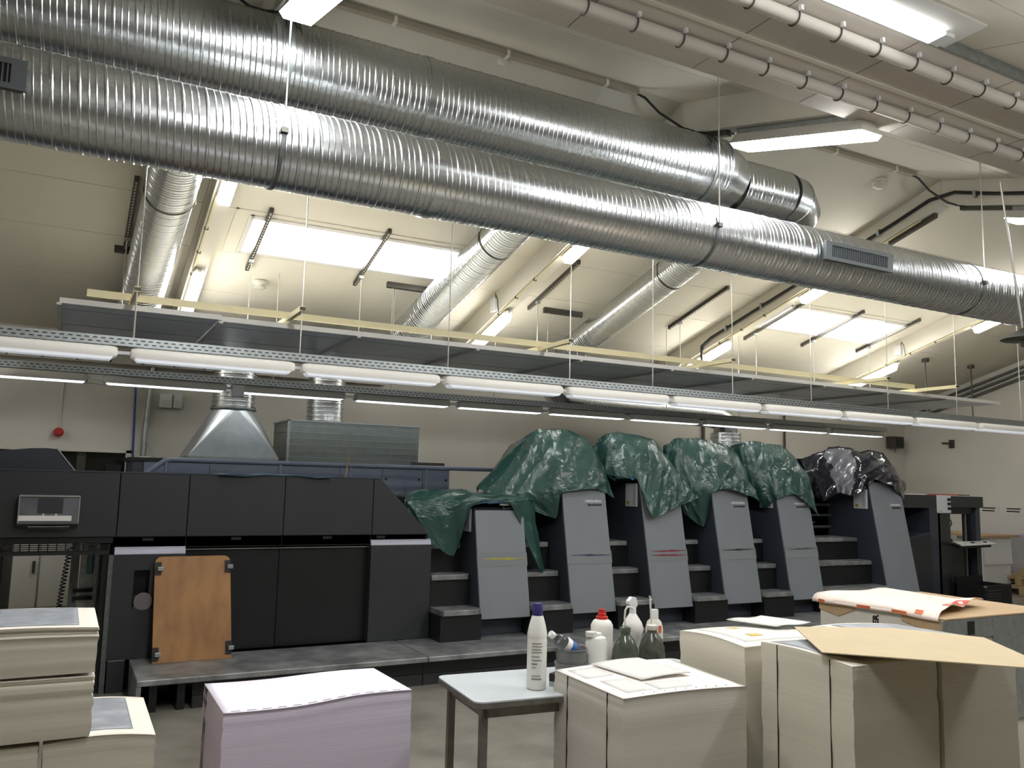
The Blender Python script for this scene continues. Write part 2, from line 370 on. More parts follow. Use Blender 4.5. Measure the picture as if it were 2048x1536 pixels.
# black conduit on the fourth beam
x = 8.33-.02
t = thing('beam_conduit', 'black conduit pipe running along the beam left of the second skylight', 'conduit', (x, YR, ZR-.2))
pts = [(x, y, roof(y)-.165) for y in (9.35, 9.0, 8, 7, 6.2)] + [(x, 5.75, ZR-.19), (x, 5.45, ZR-.19)] + [(x, y, roof(y)-.165) for y in (5.0, 4, 3.9)]
G().tube([(x-.0, 9.55, 3.45), (x, 9.55, 3.72), (x, 9.35, roof(9.35)-.165)] + pts[1:], .02, 8).ob('pipe_run', 'black_cable', t, smooth=True)
for y in (9.0, 8.3, 7.4, 6.4, 5.2): box(x-.03, x+.02, y, y+.03, roof(y)-.20, roof(y)-.13).ob('saddle', 'galv', t)
# cream conduits under the beams feeding the lamps
for i, xb in enumerate(BEAM[1:]):
    t = thing('lamp_conduit', ['thin cream conduit under the beam left of the first skylight', 'thin cream conduit under the beam between the skylights', 'thin cream conduit under the beam with the black pipe', 'thin cream conduit under the beam right of the second skylight'][i], 'conduit', (xb+.04, 8, 4), 'conduits under the beams')
    G().tube([(xb+.03, y, roof(y)-BD-.014) for y in (10.6, 9, 7.5, 5.9)], .011, 6).ob('pipe_run', 'cream_metal', t)
    for y in (9.2, 8.75, 8.3, 7.2, 6.7): box(xb+.012, xb+.05, y, y+.02, roof(y)-BD-.03, roof(y)-BD).ob('saddle', 'strut_dark', t)
# roof bits
DET = [(1.84, 9.75, 'round white smoke detector below the first skylight'), (7.62, 5.85, 'round white smoke detector near the ridge'), (2.9, 5.72, 'flat white ceiling disc near the ridge above the rear duct')]
for x, y, lab in DET:
    z = roof(y)
    if x < 3 and y < 6: tag(G().lathe([(.05, .005), (.05, -.012), (.03, -.02), (.004, -.02)], (x, y, z)).ob('ceiling_disc', 'off_white', loc=(x, y, z-.02), smooth=True), lab, 'ceiling disc'); continue
    tag(G().lathe([(.085, .005), (.085, -.02), (.06, -.035), (.055, -.06), (.075, -.065), (.04, -.09), (.005, -.09)], (x, y, z)).ob('smoke_detector', 'off_white', loc=(x, y, z-.09), smooth=True), lab, 'smoke detector')
# ================================================================== DUCTS
def spiral(g, p0, p1, r, pitch=.125, n=44, phase=0):
    p0, p1 = Vector(p0), Vector(p1); d = p1-p0; Ln = d.length; d.normalize()
    a = (Vector((0, 0, 1)) if abs(d.z) < .9 else Vector((0, 1, 0))); a = (a - d*a.dot(d)).normalized(); b = d.cross(a)
    prof = [(0, 0), (.006, .0038), (.014, .0038), (.02, 0), (.05, 0), (.055, .0022), (.06, 0), (.085, 0), (.09, .0022), (.095, 0)]
    k = pitch/.125; rr = []; m = int(Ln/pitch)+2
    for i in range(-1, m):
        for s, h in prof:
            ring = []
            for j in range(n):
                an = 2*math.pi*j/n; x = i*pitch + s*k + pitch*j/n; x = min(max(x, 0), Ln)
                ring.append(p0 + d*x + (a*math.cos(an) + b*math.sin(an))*(r+h))
            rr.append(ring)
    # helical rings: join end of ring to the start of the ring one pitch on
    V = [[g.v(p) for p in ring] for ring in rr]; q = len(prof)
    for ia in range(len(V)-1):
        A, B = V[ia], V[ia+1]
        for j in range(n-1): g.face([A[j], A[j+1], B[j+1], B[j]])
        if ia+q+1 < len(V): g.face([A[n-1], V[ia+q][0], V[ia+q+1][0], B[n-1]])
    bmesh.ops.remove_doubles(g.bm, verts=g.bm.verts[:], dist=1e-5)
    return g
def duct(name, p0, p1, r, m, parent, **k):
    o = spiral(G(), p0, p1, r, **k).ob(name, m, parent, smooth=True); o.modifiers['split'].split_angle = R(17); return o
def band(p, d, r, m, parent, name='joint_band', wd=.05, h=.008):
    p = Vector(p); d = Vector(d).normalized()
    return G().cyl(p-d*wd/2, p+d*wd/2, r+h, 44).ob(name, m, parent, smooth=True)
Y1, Z1, R1 = 4.85, 3.548, .246
t = thing('front_duct', 'long silver spiral duct with slotted grilles, the lower of the two main ducts', 'duct', (4, Y1, Z1-R1), 'main ventilation ducts')
duct('duct_body', (XL, Y1, Z1), (XR, Y1, Z1), R1, 'duct_bright', t)
for x in (1.93, 5.1, 8.3, 11.4): band((x, Y1, Z1), (1, 0, 0), R1, 'duct_bright', t)
for x in (.95, 4.17, 7.4, 10.6):
    band((x, Y1, Z1), (1, 0, 0), R1, 'galv_dark', t, 'hanger_strap', .022, .006)
    G().cyl((x, Y1-.26, Z1+.02), (x, Y1-.26, roof(Y1-.26)), .006, 6).ob('hanger_rod', 'steel_wire', t)
    box(x-.02, x+.02, Y1-.28, Y1-.24, Z1-.01, Z1+.02).ob('strap_bolt', 'strut_dark', t)
for x in (5.66, -.73, 12.0):          # slotted supply grilles on the viewer side
    def onR(a, rr): return (Y1 - rr*math.cos(a), Z1 + rr*math.sin(a))
    a0, a1 = R(-16), R(9); w0, w1 = x-.37, x+.40
    gf = t and None
    g = G(); yz = [onR(a0, R1+.035), onR(a1, R1+.035), onR(a1, R1-.02), onR(a0, R1-.02)]
    (y0, z0), (y1, z1) = onR(a0, R1+.03), onR(a1, R1+.03)
    dy, dz = y1-y0, z1-z0; L_ = math.hypot(dy, dz); ny, nz = -dz/L_, dy/L_
    if ny > 0: ny, nz = -ny, -nz
    def PT(u, v, o): return (u, y0+dy*v+ny*o, z0+dz*v+nz*o)
    def blk(u0, u1, v0, v1, o0, o1): return G().hexa([PT(u0, v0, o0), PT(u1, v0, o0), PT(u1, v1, o0), PT(u0, v1, o0), PT(u0, v0, o1), PT(u1, v0, o1), PT(u1, v1, o1), PT(u0, v1, o1)])
    bk = blk(w0, w1, -.1, 1.1, -.06, .005).ob('grille_box', 'grille_metal', t)
    blk(w0+.05, w1-.05, .1, .9, .005, .007).ob('grille_back', 'press_black', bk)
    for (u0, u1, v0, v1) in ((w0-.02, w1+.02, -.14, .1), (w0-.02, w1+.02, .9, 1.14), (w0-.02, w0+.05, .1, .9), (w1-.05, w1+.02, .1, .9)): blk(u0, u1, v0, v1, 0, .02).ob('grille_frame', 'grille_metal', bk)
    u = w0+.065
    while u < w1-.06:
        blk(u, u+.007, .1, .9, .004, .016).ob('louvre', 'grille_metal', bk); u += .022
Y2, Z2, R2 = 5.5, 4.402, .30
t = thing('rear_duct', 'upper main spiral duct ending in a reducer and elbow', 'duct', (2, Y2, Z2-R2), 'main ventilation ducts')
duct('duct_body', (XL, Y2, Z2), (4.92, Y2, Z2), R2, 'duct_metal', t)
for x in (2.1, 4.92): band((x, Y2, Z2), (1, 0, 0), R2, 'duct_metal', t)
G().cyl((4.92, Y2, Z2), (5.15, Y2, Z2-.06), R2, 44, .235, cap=False).ob('reducer', 'duct_metal', t, smooth=True)
duct('duct_tail', (5.15, Y2, Z2-.06), (5.75, Y2, Z2-.06), .235, 'duct_metal', t)
el = [(5.75, Y2, Z2-.06), (5.9, Y2+.03, Z2-.07), (6.08, Y2+.14, Z2-.11), (6.18, Y2+.32, Z2-.17), (6.2, Y2+.55, Z2-.24)]
G().tube(el, .237, 40).ob('elbow', 'duct_metal', t, smooth=True)
for k in range(1, 4):
    d = Vector(el[k+1])-Vector(el[k-1]); band(el[k], d, .237, 'duct_metal', t, 'gore_seam', .012, .006)
for x in (1.1, 4.72, -1.9):
    band((x, Y2, Z2), (1, 0, 0), R2, 'galv_dark', t, 'hanger_strap', .022, .006)
    G().cyl((x, Y2, Z2+R2), (x, Y2, roof(Y2)), .006, 6).ob('hanger_rod', 'steel_wire', t)
def slope_pt(x, y, dep): return (x, y, roof(y)-dep)
BR = [((.685, 5.85, .31), (.585, 10.3, .32), .213, 'spiral branch duct on the roof slope left of the first skylight', [(.60, 10.46, 3.33), (.75, 10.56, 3.25), (1.15, 10.5, 3.17), (1.55, 10.43, 3.12), (1.71, 10.4, 3.02), (1.74, 10.4, 2.92)]),
      ((3.98, 5.85, .27), (3.70, 10.0, .38), .205, 'spiral branch duct crossing the right end of the first skylight', [(3.66, 10.16, 3.36), (3.52, 10.32, 3.36), (3.25, 10.4, 3.38), (3.02, 10.43, 3.38), (2.90, 10.42, 3.30), (2.86, 10.4, 3.12), (2.86, 10.4, 2.92)]),
      ((6.2, 6.05, .62), (6.2, 9.75, .33), .195, 'spiral branch duct on the roof slope between the skylights', [(6.2, 9.95, 3.43), (6.22, 10.22, 3.24), (6.28, 10.48, 3.02), (6.5, 10.6, 2.88), (6.9, 10.6, 2.85), (9.15, 10.55, 2.80), (9.42, 10.45, 2.77), (9.54, 10.4, 2.66), (9.55, 10.4, 2.5)])]
for i, (a_, b_, br, lab, tail) in enumerate(BR):
    t = thing('branch_duct', lab, 'duct', (a_[0], 8, 3.6), 'branch ducts up the roof slope')
    pa = Vector((a_[0], a_[1], roof(a_[1])-a_[2])); pb = Vector((b_[0], b_[1], roof(b_[1])-b_[2]))
    if i == 2:
        pm = Vector((6.2, 7.0, roof(7.0)-.33)); G().tube([pa, pa.lerp(pm, .5)+Vector((0, 0, .03)), pm], br+.002, 36).ob('top_bend', 'duct_metal', t, smooth=True); pa = pm
    duct('duct_body', pa, pb, br, 'duct_metal', t, pitch=.115, n=40)
    pm = pa.lerp(pb, .44 if i != 2 else .25); band(pm, pb-pa, br, 'strut_dark', t, 'hanger_strap', .02, .006)
    for sd in (-1, 1): G().cyl((pm.x+sd*(br+.01), pm.y, pm.z-.06), (pm.x+sd*(br+.01), pm.y, roof(pm.y)), .005, 6).ob('hanger_rod', 'steel_wire', t)
    path = [pb] + [Vector(q) for q in tail]
    G().tube(path, br, 36).ob('elbow', 'duct_metal', t, smooth=True)
    for k in range(1, len(path)-1): band(path[k], path[k+1]-path[k-1], br, 'galv', t, 'gore_seam', .012, .006)
    if i == 2: duct('duct_run', (6.95, 10.6, 2.849), (9.1, 10.552, 2.80), br+.002, 'duct_metal', t, pitch=.1, n=36)
# flexible / ribbed collars on top of the hoods
def collar(x, y, z0, z1, r, lab, m='duct_bright'):
    t = thing('ribbed_collar', lab, 'duct collar', (x, y, z0), 'ribbed duct collars')
    n = max(3, int((z1-z0)/.055)); prof = []
    for k in range(n):
        z = (z1-z0)*k/n; h = (z1-z0)/n
        prof += [(r, z), (r, z+h*.55), (r+.012, z+h*.62), (r+.012, z+h*.8), (r, z+h*.88)]
    prof.append((r, z1-z0)); G().lathe(prof, (x, y, z0), 40, cap=False).ob('collar_tube', m, t, smooth=True)
    G().lathe([(r+.004, 0), (r+.02, 0), (r+.02, .02), (r+.004, .02)], (x, y, z0), 40, cap=False).ob('collar_ring', 'galv_dark', t, smooth=True)
collar(1.74, 10.4, 2.40, 2.95, .245, 'ribbed silver collar above the pyramid extraction hood')
collar(2.86, 10.4, 2.29, 2.95, .225, 'ribbed silver collar above the rectangular metal plenum')
tag(box(9.05, 10.05, 10.0, 10.8, 0, 1.9).ob('air_unit', 'press_blue', loc=(9.55, 10.4, 0), bevel=.01), 'blue-grey air unit behind the fourth tower', 'air unit')
collar(9.55, 10.4, 1.9, 2.5, .245, 'ribbed silver collar behind the third and fourth green tarpaulins')
# ================================================================== BEAM LAMPS
def sealed_lamp(xc, y0, y1, lab):
    """sealed tube luminaire hung under a beam, following the slope"""
    def P(x, y, d): return (x, y, roof(y)-BD-d)
    t = thing('tube_light', lab, 'ceiling light', (xc, (y0+y1)/2, roof((y0+y1)/2)-BD-.13), 'sealed tube lights under the beams')
    def bar(x0, x1, a, b, d0, d1, w=0): return G().hexa([P(x0+w, a+w*1.5, d1), P(x1-w, a+w*1.5, d1), P(x1-w, b-w*1.5, d1), P(x0+w, b-w*1.5, d1), P(x0, a, d0), P(x1, a, d0), P(x1, b, d0), P(x0, b, d0)])
    bar(xc-.06, xc+.06, y0, y1, .03, .065).ob('housing', 'off_white', t, bevel=.015)
    bar(xc-.064, xc+.064, y0+.03, y1-.03, .0655, .145, .012).ob('diffuser', 'lamp_glass', t, bevel=.012)
    for y in (y0+.2, y1-.2): bar(xc-.03, xc+.03, y-.02, y+.02, 0, .03).ob('bracket', 'galv', t)
    for s in (-1, 1): bar(xc+s*.03-.01, xc+s*.03+.01, y0-.02, y0+.005, .04, .06).ob('end_clip', 'white_plastic', t)
    return t
LN = [None, 'under the beam left of the first skylight', 'under the beam between the skylights', 'under the beam with the black pipe', 'under the beam right of the second skylight']
LN[0] = 'added out of view under the beam beyond the left edge'  # unseen lamps added on this beam to light walls and ceiling
for i, xb in enumerate(BEAM):
    xc = xb+.085
    sealed_lamp(xc, 9.05, 10.3, 'tube light %s, lower one near the press' % LN[i])
    sealed_lamp(xc, 6.45, 7.72, 'tube light %s, upper one behind the big duct' % LN[i])
def trough_lamp(xc, y0, y1, lab, bd=BD, w=.105):
    def P(x, y, d): return (x, y, roof(y)-bd-d)
    t = thing('trough_light', lab, 'ceiling light', (xc, (y0+y1)/2, roof((y0+y1)/2)-bd-.13), 'wide trough lights on the near roof slope')
    def bar(x0, x1, a, b, d0, d1, w=0): return G().hexa([P(x0-w, a-w, d1), P(x1+w, a-w, d1), P(x1+w, b+w, d1), P(x0-w, b+w, d1), P(x0, a, d0), P(x1, a, d0), P(x1, b, d0), P(x0, b, d0)])
    bar(xc-w*.6, xc+w*.6, y0+.02, y1-.02, .0, .05).ob('housing', 'galv', t, bevel=.006)
    bar(xc-w*.7, xc+w*.7, y0+.02, y1-.02, .05, .135, w*.35).ob('reflector', 'white_metal', t)
    bar(xc-w, xc+w, y0-.01, y1+.01, .1355, .175, -.02).ob('diffuser', 'trough_glass', t)
    return t
trough_lamp(4.80, 3.75, 5.02, 'wide trough light hanging under the near slope beside the duct elbow')
trough_lamp(1.05, 3.65, 4.9, 'wide trough light cut by the top edge above the rear duct')
trough_lamp(8.47, 3.75, 4.95, 'wide trough light at the right edge on the near roof slope')
for xb, wd in ((1.12, 'left'), (4.8, 'middle'), (8.47, 'right')): trough_lamp(xb, 1.0, 2.3, 'wide trough light added out of view above the viewer, %s one of three' % wd, .04)  # unseen lamps added to brighten the foreground stacks
# batten light beside the soffit, top right
t = thing('batten_light', 'long white batten light beside the soffit at the top right', 'ceiling light', (3.6, 2.8, 4.15))
for nm, x0, x1, y0, y1, z0, z1, m in (('housing', 2.6, 4.32, 2.60, 2.86, 4.175, 4.20, 'white_metal'), ('tube', 2.62, 4.16, 2.74, 2.85, 4.150, 4.175, 'batten_glass'), ('end_cap', 4.16, 4.24, 2.74, 2.85, 4.150, 4.175, 'white_plastic'), ('edge_rail', 2.6, 4.55, 2.54, 2.58, 4.18, 4.215, 'strut_dark')): box(x0, x1, y0, y1, z0, z1).ob(nm, m, t)
# pendant at the right edge
t = thing('pendant_lamp', 'dark hanging bell lamp on a pole cut by the right edge', 'pendant lamp', (6.95, 4.0, 2.8))
G().cyl((6.72, 4.0, 4.2), (6.93, 4.0, 2.98), .009, 8).ob('pole', 'steel_wire', t)
G().lathe([(.01, .06), (.03, .05), (.05, .0), (.16, -.06), (.19, -.08), (.18, -.085), (.05, -.09), (.04, -.14), (.005, -.14)], (6.97, 4.0, 2.97), 28).ob('lamp_shade', 'strut_dark', t, smooth=True)

# ================================================================== LIGHT RAILS OVER THE PRESS
def light_rail(y, z, x0, x1, fx, labs, railname, slots):
    t = thing('cable_tray', railname, 'cable tray', ((x0+x1)/2, y, z+.02), 'perforated trays over the press')
    g = G(); g.prism([(y-.05, z), (y-.05, z+.07), (y-.046, z+.07), (y-.046, z+.004), (y+.046, z+.004), (y+.046, z+.07), (y+.05, z+.07), (y+.05, z)], 'x', x0, x1); g.ob('tray', 'galv', t)
    g = G(); x = x0+.03
    while x < min(x1, 9.5):
        g.box(x, x+.03, y-.0508, y-.0498, z+.045, z+.053); g.box(x+.025, x+.055, y-.0508, y-.0498, z+.018, z+.026)
        g.box(x, x+.03, y-.035, y-.01, z-.0008, z+.0002); x += .055
    g.ob('slots', 'press_black', t, kind='stuff')
    for i, (a, b) in enumerate(fx):
        f = thing('rail_light', labs(i), 'tube light', ((a+b)/2, y, z-.11), 'tube lights on the press rails')
        zz = z-.006; lh = .104 if y < 8 else .094
        prof = [(y-.074, zz-.082), (y-.08, zz-.055), (y-.072, zz-.02), (y-.045, zz), (y+.045, zz), (y+.072, zz-.02), (y+.08, zz-.055), (y+.074, zz-.082)]
        g = G()
        def ring(x, k, dz): return [(x, y+(py-y)*k, zz-.041+(pz-zz+.041)*k+dz) for py, pz in prof]
        g.rings([ring(a, .72, 0), ring(a+.015, .9, 0), ring(a+.05, 1, 0), ring(b-.05, 1, 0), ring(b-.015, .9, 0), ring(b, .72, 0)]); g.ob('housing', 'opal_housing' if y < 8 else 'off_white', f, smooth=True)
        G().hexa([(a+.05, y-.058, zz-lh), (b-.05, y-.058, zz-lh), (b-.05, y+.058, zz-lh), (a+.05, y+.058, zz-lh), (a+.03, y-.066, zz-.0825), (b-.03, y-.066, zz-.0825), (b-.03, y+.066, zz-.0825), (a+.03, y+.066, zz-.0825)]).ob('diffuser', 'rail_tube' if y < 8 else 'rail_tube_rear', f)
        for x in (a+.25, b-.25): box(x-.02, x+.02, y-.03, y+.03, zz-.002, z+.001).ob('bracket', 'galv', f)
        if i+1 < len(fx): box(b-.002, fx[i+1][0]+.002, y-.015, y+.015, zz-.055, zz-.03).ob('link_lead', 'white_plastic', f)
    return t
ORD = ['leftmost', 'second', 'third', 'fourth', 'fifth', 'sixth', 'seventh', 'eighth', 'ninth', 'tenth', 'eleventh']
Yr1, Zr1 = 6.95, 2.57
fx1 = [(-1.0+1.3*0, .285)] + [(.38+k*1.311, .38+k*1.311+1.245) for k in range(9)]
R1T = light_rail(Yr1, Zr1, -3, 12.6, fx1, lambda i: 'white tube light on the near press rail, %s from the left' % ORD[i], 'perforated metal tray carrying the nearer row of tube lights', True)
Yr2, Zr2 = 9.5, 2.62
fx2 = [(-1.15, .14)] + [(.28+k*1.338, .28+k*1.338+1.215) for k in range(9)]
R2T = light_rail(Yr2, Zr2, -3, 12.3, fx2, lambda i: 'slim tube light on the rear press rail, %s from the left' % ORD[i], 'darker perforated tray carrying the rear row of tube lights', True)
for k, x in enumerate((2.0, 3.4, 4.8, 6.2, 7.6, 9.0)): G().cyl((x, Yr2, Zr2+.05), (x, Yr2, roof(Yr2)), .005, 6).ob('hanger_wire', 'steel_wire', R2T)
box(1.55, 1.68, Yr2-.08, Yr2+.08, Zr2-.14, Zr2-.01).ob('junction_box', 'white_plastic', R2T, bevel=.01)
# ------------------------------------------------------------------ suspended reflector raft
t = thing('ceiling_raft', 'suspended raft of blue-grey panels hanging on cream bars above the press', 'ceiling raft', (6, 8.5, 2.95))
for k in range(10):
    a = -.14+k*1.241; b = a+1.241; zo = .012 if k == 0 else 0
    p = box(a+.004, b-.004, 7.49, 9.6, 2.945+zo, 2.965+zo).ob('panel', 'raft_panel', t)
    box(a+.01, b-.01, 7.5, 9.59, 2.9655+zo, 2.98+zo).ob('added_backing', 'raft_bounce', p)  # unseen sheet added to keep blue reflections off the branch ducts
    box(a, b, 7.465, 7.49, 2.94+zo, 2.985+zo).ob('edge_trim', 'white_metal', p)
    box(a-.018, a+.018, 7.47, 9.6, 2.925+zo, 2.945+zo).ob('seam_strip', 'white_metal', p)
    for y in (7.75, 8.55): box(a+.01, b-.01, y, y+.004, 2.9435+zo, 2.9452+zo).ob('groove', 'galv_dark', p)
box(.05, 10.45, 7.56, 7.59, 3.05, 3.11).ob('long_bar', 'cream_metal', t)
box(.05, 10.45, 9.2, 9.23, 3.05, 3.11).ob('long_bar', 'cream_metal', t)
for x in (.39, 1.67, 4.35, 6.49, 9.08, 10.46):
    box(x-.02, x+.02, 6.93, 9.3, 3.005, 3.05).ob('cross_bar', 'cream_metal', t)
    G().cyl((x, 6.95, Zr1+.05), (x, 6.95, roof(6.95)), .0055, 6).ob('hanger_wire', 'steel_wire', t)
    box(x-.022, x+.022, 6.925, 6.94, 3.015, 3.04).ob('end_bolt', 'strut_dark', t)
    for y in (7.6, 9.2): G().cyl((x, y, 2.96), (x, y, 3.01), .006, 6).ob('drop_pin', 'steel_wire', t)
for x in (3.03, 5.38, 7.72, 11.9): G().cyl((x, 6.95, Zr1+.05), (x, 6.95, roof(6.95)), .0055, 6).ob('hanger_wire', 'steel_wire', t)
# ------------------------------------------------------------------ channel struts fixed to the roof slope
STR = [(.38, 8.13, 9.37, 'left of the first branch duct'), (1.63, 8.26, 9.45, 'across the left end of the first skylight'), (2.88, 8.27, 9.46, 'across the middle of the first skylight'), (5.27, 8.24, 9.47, 'right of the beam between the skylights'),
       (7.64, 8.24, 9.49, 'left of the beam with the black pipe'), (9.12, 8.3, 9.5, 'at the left end of the second skylight'), (10.32, 8.26, 9.47, 'across the middle of the second skylight'), (11.55, 8.22, 9.42, 'at the right end of the second skylight')]
for x, y0, y1, lab in STR:
    t = thing('channel_strut', 'dark slotted channel strut on the roof slope %s' % lab, 'strut', (x, (y0+y1)/2, roof((y0+y1)/2)-.05), 'channel struts on the roof slope')
    def P(xx, y, d): return (xx, y, roof(y)-d)
    G().hexa([P(x-.02, y0, .05), P(x+.02, y0, .05), P(x+.02, y1, .05), P(x-.02, y1, .05), P(x-.02, y0, .002), P(x+.02, y0, .002), P(x+.02, y1, .002), P(x-.02, y1, .002)]).ob('channel', 'strut_dark', t)
    g = G(); y = y0+.03
    while y < y1-.04:
        g.hexa([P(x-.007, y, .0508), P(x+.007, y, .0508), P(x+.007, y+.028, .0508), P(x-.007, y+.028, .0508), P(x-.007, y, .0495), P(x+.007, y, .0495), P(x+.007, y+.028, .0495), P(x-.007, y+.028, .0495)]); y += .05
    g.ob('slots', 'off_white', t, kind='stuff')
    yh = y1-.25
    box(x-.025, x+.025, yh-.02, yh+.02, roof(yh)-.085, roof(yh)-.05).ob('clamp', 'galv', t)
    G().cyl((x, yh, roof(yh)-.08), (x, yh, 2.97), .006, 6).ob('hanger_rod', 'steel_wire', t)
for x0, x1, y, lab in ((3.25, 3.9, 9.36, 'below the right end of the first skylight'), (5.49, 6.1, 9.45, 'right of the middle beam'), (.28, .5, 9.4, 'at the foot of the left strut')):
    t = thing('cross_strut', 'short dark strut lying across the roof slope %s' % lab, 'strut', ((x0+x1)/2, y, roof(y)-.05), 'channel struts on the roof slope')
    G().hexa([(x0, y-.02, roof(y)-.06), (x1, y-.02, roof(y)-.06), (x1, y+.02, roof(y)-.07), (x0, y+.02, roof(y)-.07), (x0, y-.02, roof(y-.02)), (x1, y-.02, roof(y-.02)), (x1, y+.02, roof(y+.02)), (x0, y+.02, roof(y+.02))]).ob('channel', 'strut_dark', t)
    for s in ((x0+.08, x1-.05) if x1-x0 > .3 else (x0+.1, x0+.14)): G().cyl((s, y, roof(y)-.06), (s+.03, y+.1, 2.95), .005, 6).ob('hanger_rod', 'steel_wire', t)
for y0, y1, xx, z, lab in ((5.12, 5.5, 4.76, 0, 'dark bracket under the ridge beside the duct elbow'), (4.9, 5.45, 8.42, 0, 'dark bracket with a looped cable at the right ridge'), (5.75, 6.35, 8.42, 0, 'slotted bracket under the beam with the black pipe'), (5.05, 5.6, 1.1, 0, 'dark bracket above the rear duct at the top left')):
    def P(x, y, d): return (x, y, roof(y)-BD-d)
    tag(G().hexa([P(xx-.03, y0, .05), P(xx+.03, y0, .05), P(xx+.03, y1, .05), P(xx-.03, y1, .05), P(xx-.03, y0, 0), P(xx+.03, y0, 0), P(xx+.03, y1, 0), P(xx-.03, y1, 0)]).ob('beam_bracket', 'strut_dark', loc=(xx, y0, roof(y0)-BD-.05)), lab, 'bracket')
for x, y, lab in ((4.67-.05, 9.25, 'small white junction box on the middle beam above the lower lamp'), (12-.05, 8.95, 'small white junction box on the beam right of the second skylight')):
    t = thing('junction_box', lab, 'junction box', (x, y, roof(y)-.25))
    box(x, x+.05, y-.07, y+.07, roof(y)-.25, roof(y)-.08).ob('box', 'white_plastic', t, bevel=.008)
    G().tube([(x+.02, y-.06, roof(y)-.1), (x-.01, y-.1, roof(y)-.04), (x, y-.13, roof(y)-.1), (x+.02, y-.14, roof(y)-.28)], .006, 6).ob('lead', 'strut_dark', t)

# ================================================================== WALL FITTINGS
t = thing('alarm_sounder', 'round red fire alarm sounder on the back wall at left', 'alarm', (-.1, 11.4, 2.05))
G().cyl((-.1, 11.5, 2.09), (-.1, 11.44, 2.09), .055, 24).ob('base', 'red_plastic', t, smooth=True); G().cyl((-.1, 11.44, 2.09), (-.1, 11.4, 2.09), .048, 24, .03).ob('dome', 'red_plastic', t, smooth=True)
tag(G().tube([(-.1, 11.49, 2.14), (-.09, 11.49, 2.72), (.7, 11.49, 2.72)], .012, 6).ob('wall_conduit', 'off_white', loc=(-.1, 11.49, 2.4)), 'thin white conduit above the red alarm', 'conduit')
tag(G().tube([(.74, 11.46, 1.78), (.71, 11.46, 2.82)], .013, 8).ob('air_pipe', 'blue_pipe', loc=(.72, 11.46, 2.3)), 'thin blue air pipe rising up the back wall', 'pipe')
t = thing('cable_duct', 'grey cable pipe with white boxes rising on the back wall', 'conduit', (.85, 11.45, 1.75))
G().tube([(.86, 11.45, 1.8), (.86, 11.45, 2.15), (.88, 11.45, 2.6), (.9, 11.45, 3.1)], .03, 10).ob('pipe_run', 'galv', t, smooth=True)
box(.80, .95, 11.4, 11.48, 1.76, 1.83).ob('base_box', 'white_plastic', t, bevel=.006); box(.985, 1.05, 11.42, 11.48, 1.76, 1.81).ob('plug', 'white_plastic', t, bevel=.006)
G().tube([(.88, 11.43, 2.05), (.95, 11.43, 1.95), (1.01, 11.43, 1.8)], .008, 6).ob('lead', 'off_white', t)
for a, b, lab in ((1.0, 1.15, 'larger white switch box on the back wall beside the grey pipe'), (1.17, 1.27, 'smaller white switch box on the back wall, right of the larger one')):
    t = thing('switch_box', lab, 'switch box', ((a+b)/2, 11.47, 2.46), 'switch boxes on the back wall'); box(a, b, 11.44, 11.5, 2.46, 2.64).ob('box', 'white_plastic', t, bevel=.008); box(a+.02, b-.02, 11.435, 11.442, 2.48, 2.56).ob('cover', 'off_white', t)
for x, lab in ((10.0, 'dark vertical pipe on the back wall between the third and fourth tarpaulins'), (12.0, 'dark vertical pipe on the back wall right of the fourth tarpaulin')):
    tag(G().cyl((x, 11.46, .0), (x, 11.46, 3.2), .03 if x < 11 else .02, 10).ob('wall_pipe', 'strut_dark', loc=(x, 11.46, 0), smooth=True), lab, 'pipe')
for i, (y, z, n, lab) in enumerate(((10.43, 2.58, 0, 'dark bracket sticking out of the right wall'), (11.38, 2.62, 1, 'small dark box in the corner of the back wall'))):
    t = thing('wall_bracket' if i == 0 else 'wall_speaker', lab, 'bracket' if i == 0 else 'speaker', (15.4, y, z))
    if i == 0: box(15.2, 15.5, y-.02, y+.02, z-.02, z+.02).ob('arm', 'strut_dark', t); box(15.46, 15.5, y-.05, y+.05, z-.08, z+.08).ob('plate', 'strut_dark', t)
    else: box(14.9, 15.2, y-.1, y+.1, z-.12, z+.12).ob('case', 'strut_dark', t, bevel=.01); box(14.95, 15.15, y-.105, y-.1, z-.09, z+.09).ob('grille', 'press_black', t); G().cyl((15.05, y, z-.12), (15.05, y, z-.2), .01, 6).ob('stub', 'strut_dark', t)
for y, lab in ((9.77, 'small paper sign on the right wall, left of the other'), (9.3, 'small paper sign on the right wall at the frame edge')):
    t = thing('wall_sign', lab, 'sign', (15.49, y, 1.3), 'paper signs on the right wall'); box(15.492, 15.499, y-.22, y+.14, 1.2, 1.4).ob('sheet', 'wall_paint', t)
    for k in range(2): box(15.490, 15.4925, y-.16+.02*k, y+.10, 1.335-.05*k, 1.358-.05*k).ob('print_line', 'ink_black', t)
for k in range(3):
    tag(G().tube([(15.42, y, roof(y)-.34+k*.10) for y in (YB-.02, 10, 8, 6.2)], .025, 8).ob('gable_pipe', 'galv_dark', loc=(15.42, 8, 4+k*.1), smooth=True), ['lowest of three grey pipes following the right gable', 'middle of three grey pipes following the right gable', 'top of three grey pipes following the right gable'][k], 'pipe')
for x, y, lab in ((13.3, 9.4, 'small dropped rod with a round plate right of the last beam'), (14.6, 9.4, 'small dropped rod with a round plate near the right gable')):
    t = thing('drop_rod', lab, 'rod', (x, y, 3.3), 'dropped rods at right'); G().cyl((x, y, 2.95), (x, y, roof(y)), .012, 6).ob('rod', 'strut_dark', t); G().cyl((x, y, roof(y)-.06), (x, y, roof(y)), .06, 14).ob('plate', 'strut_dark', t)
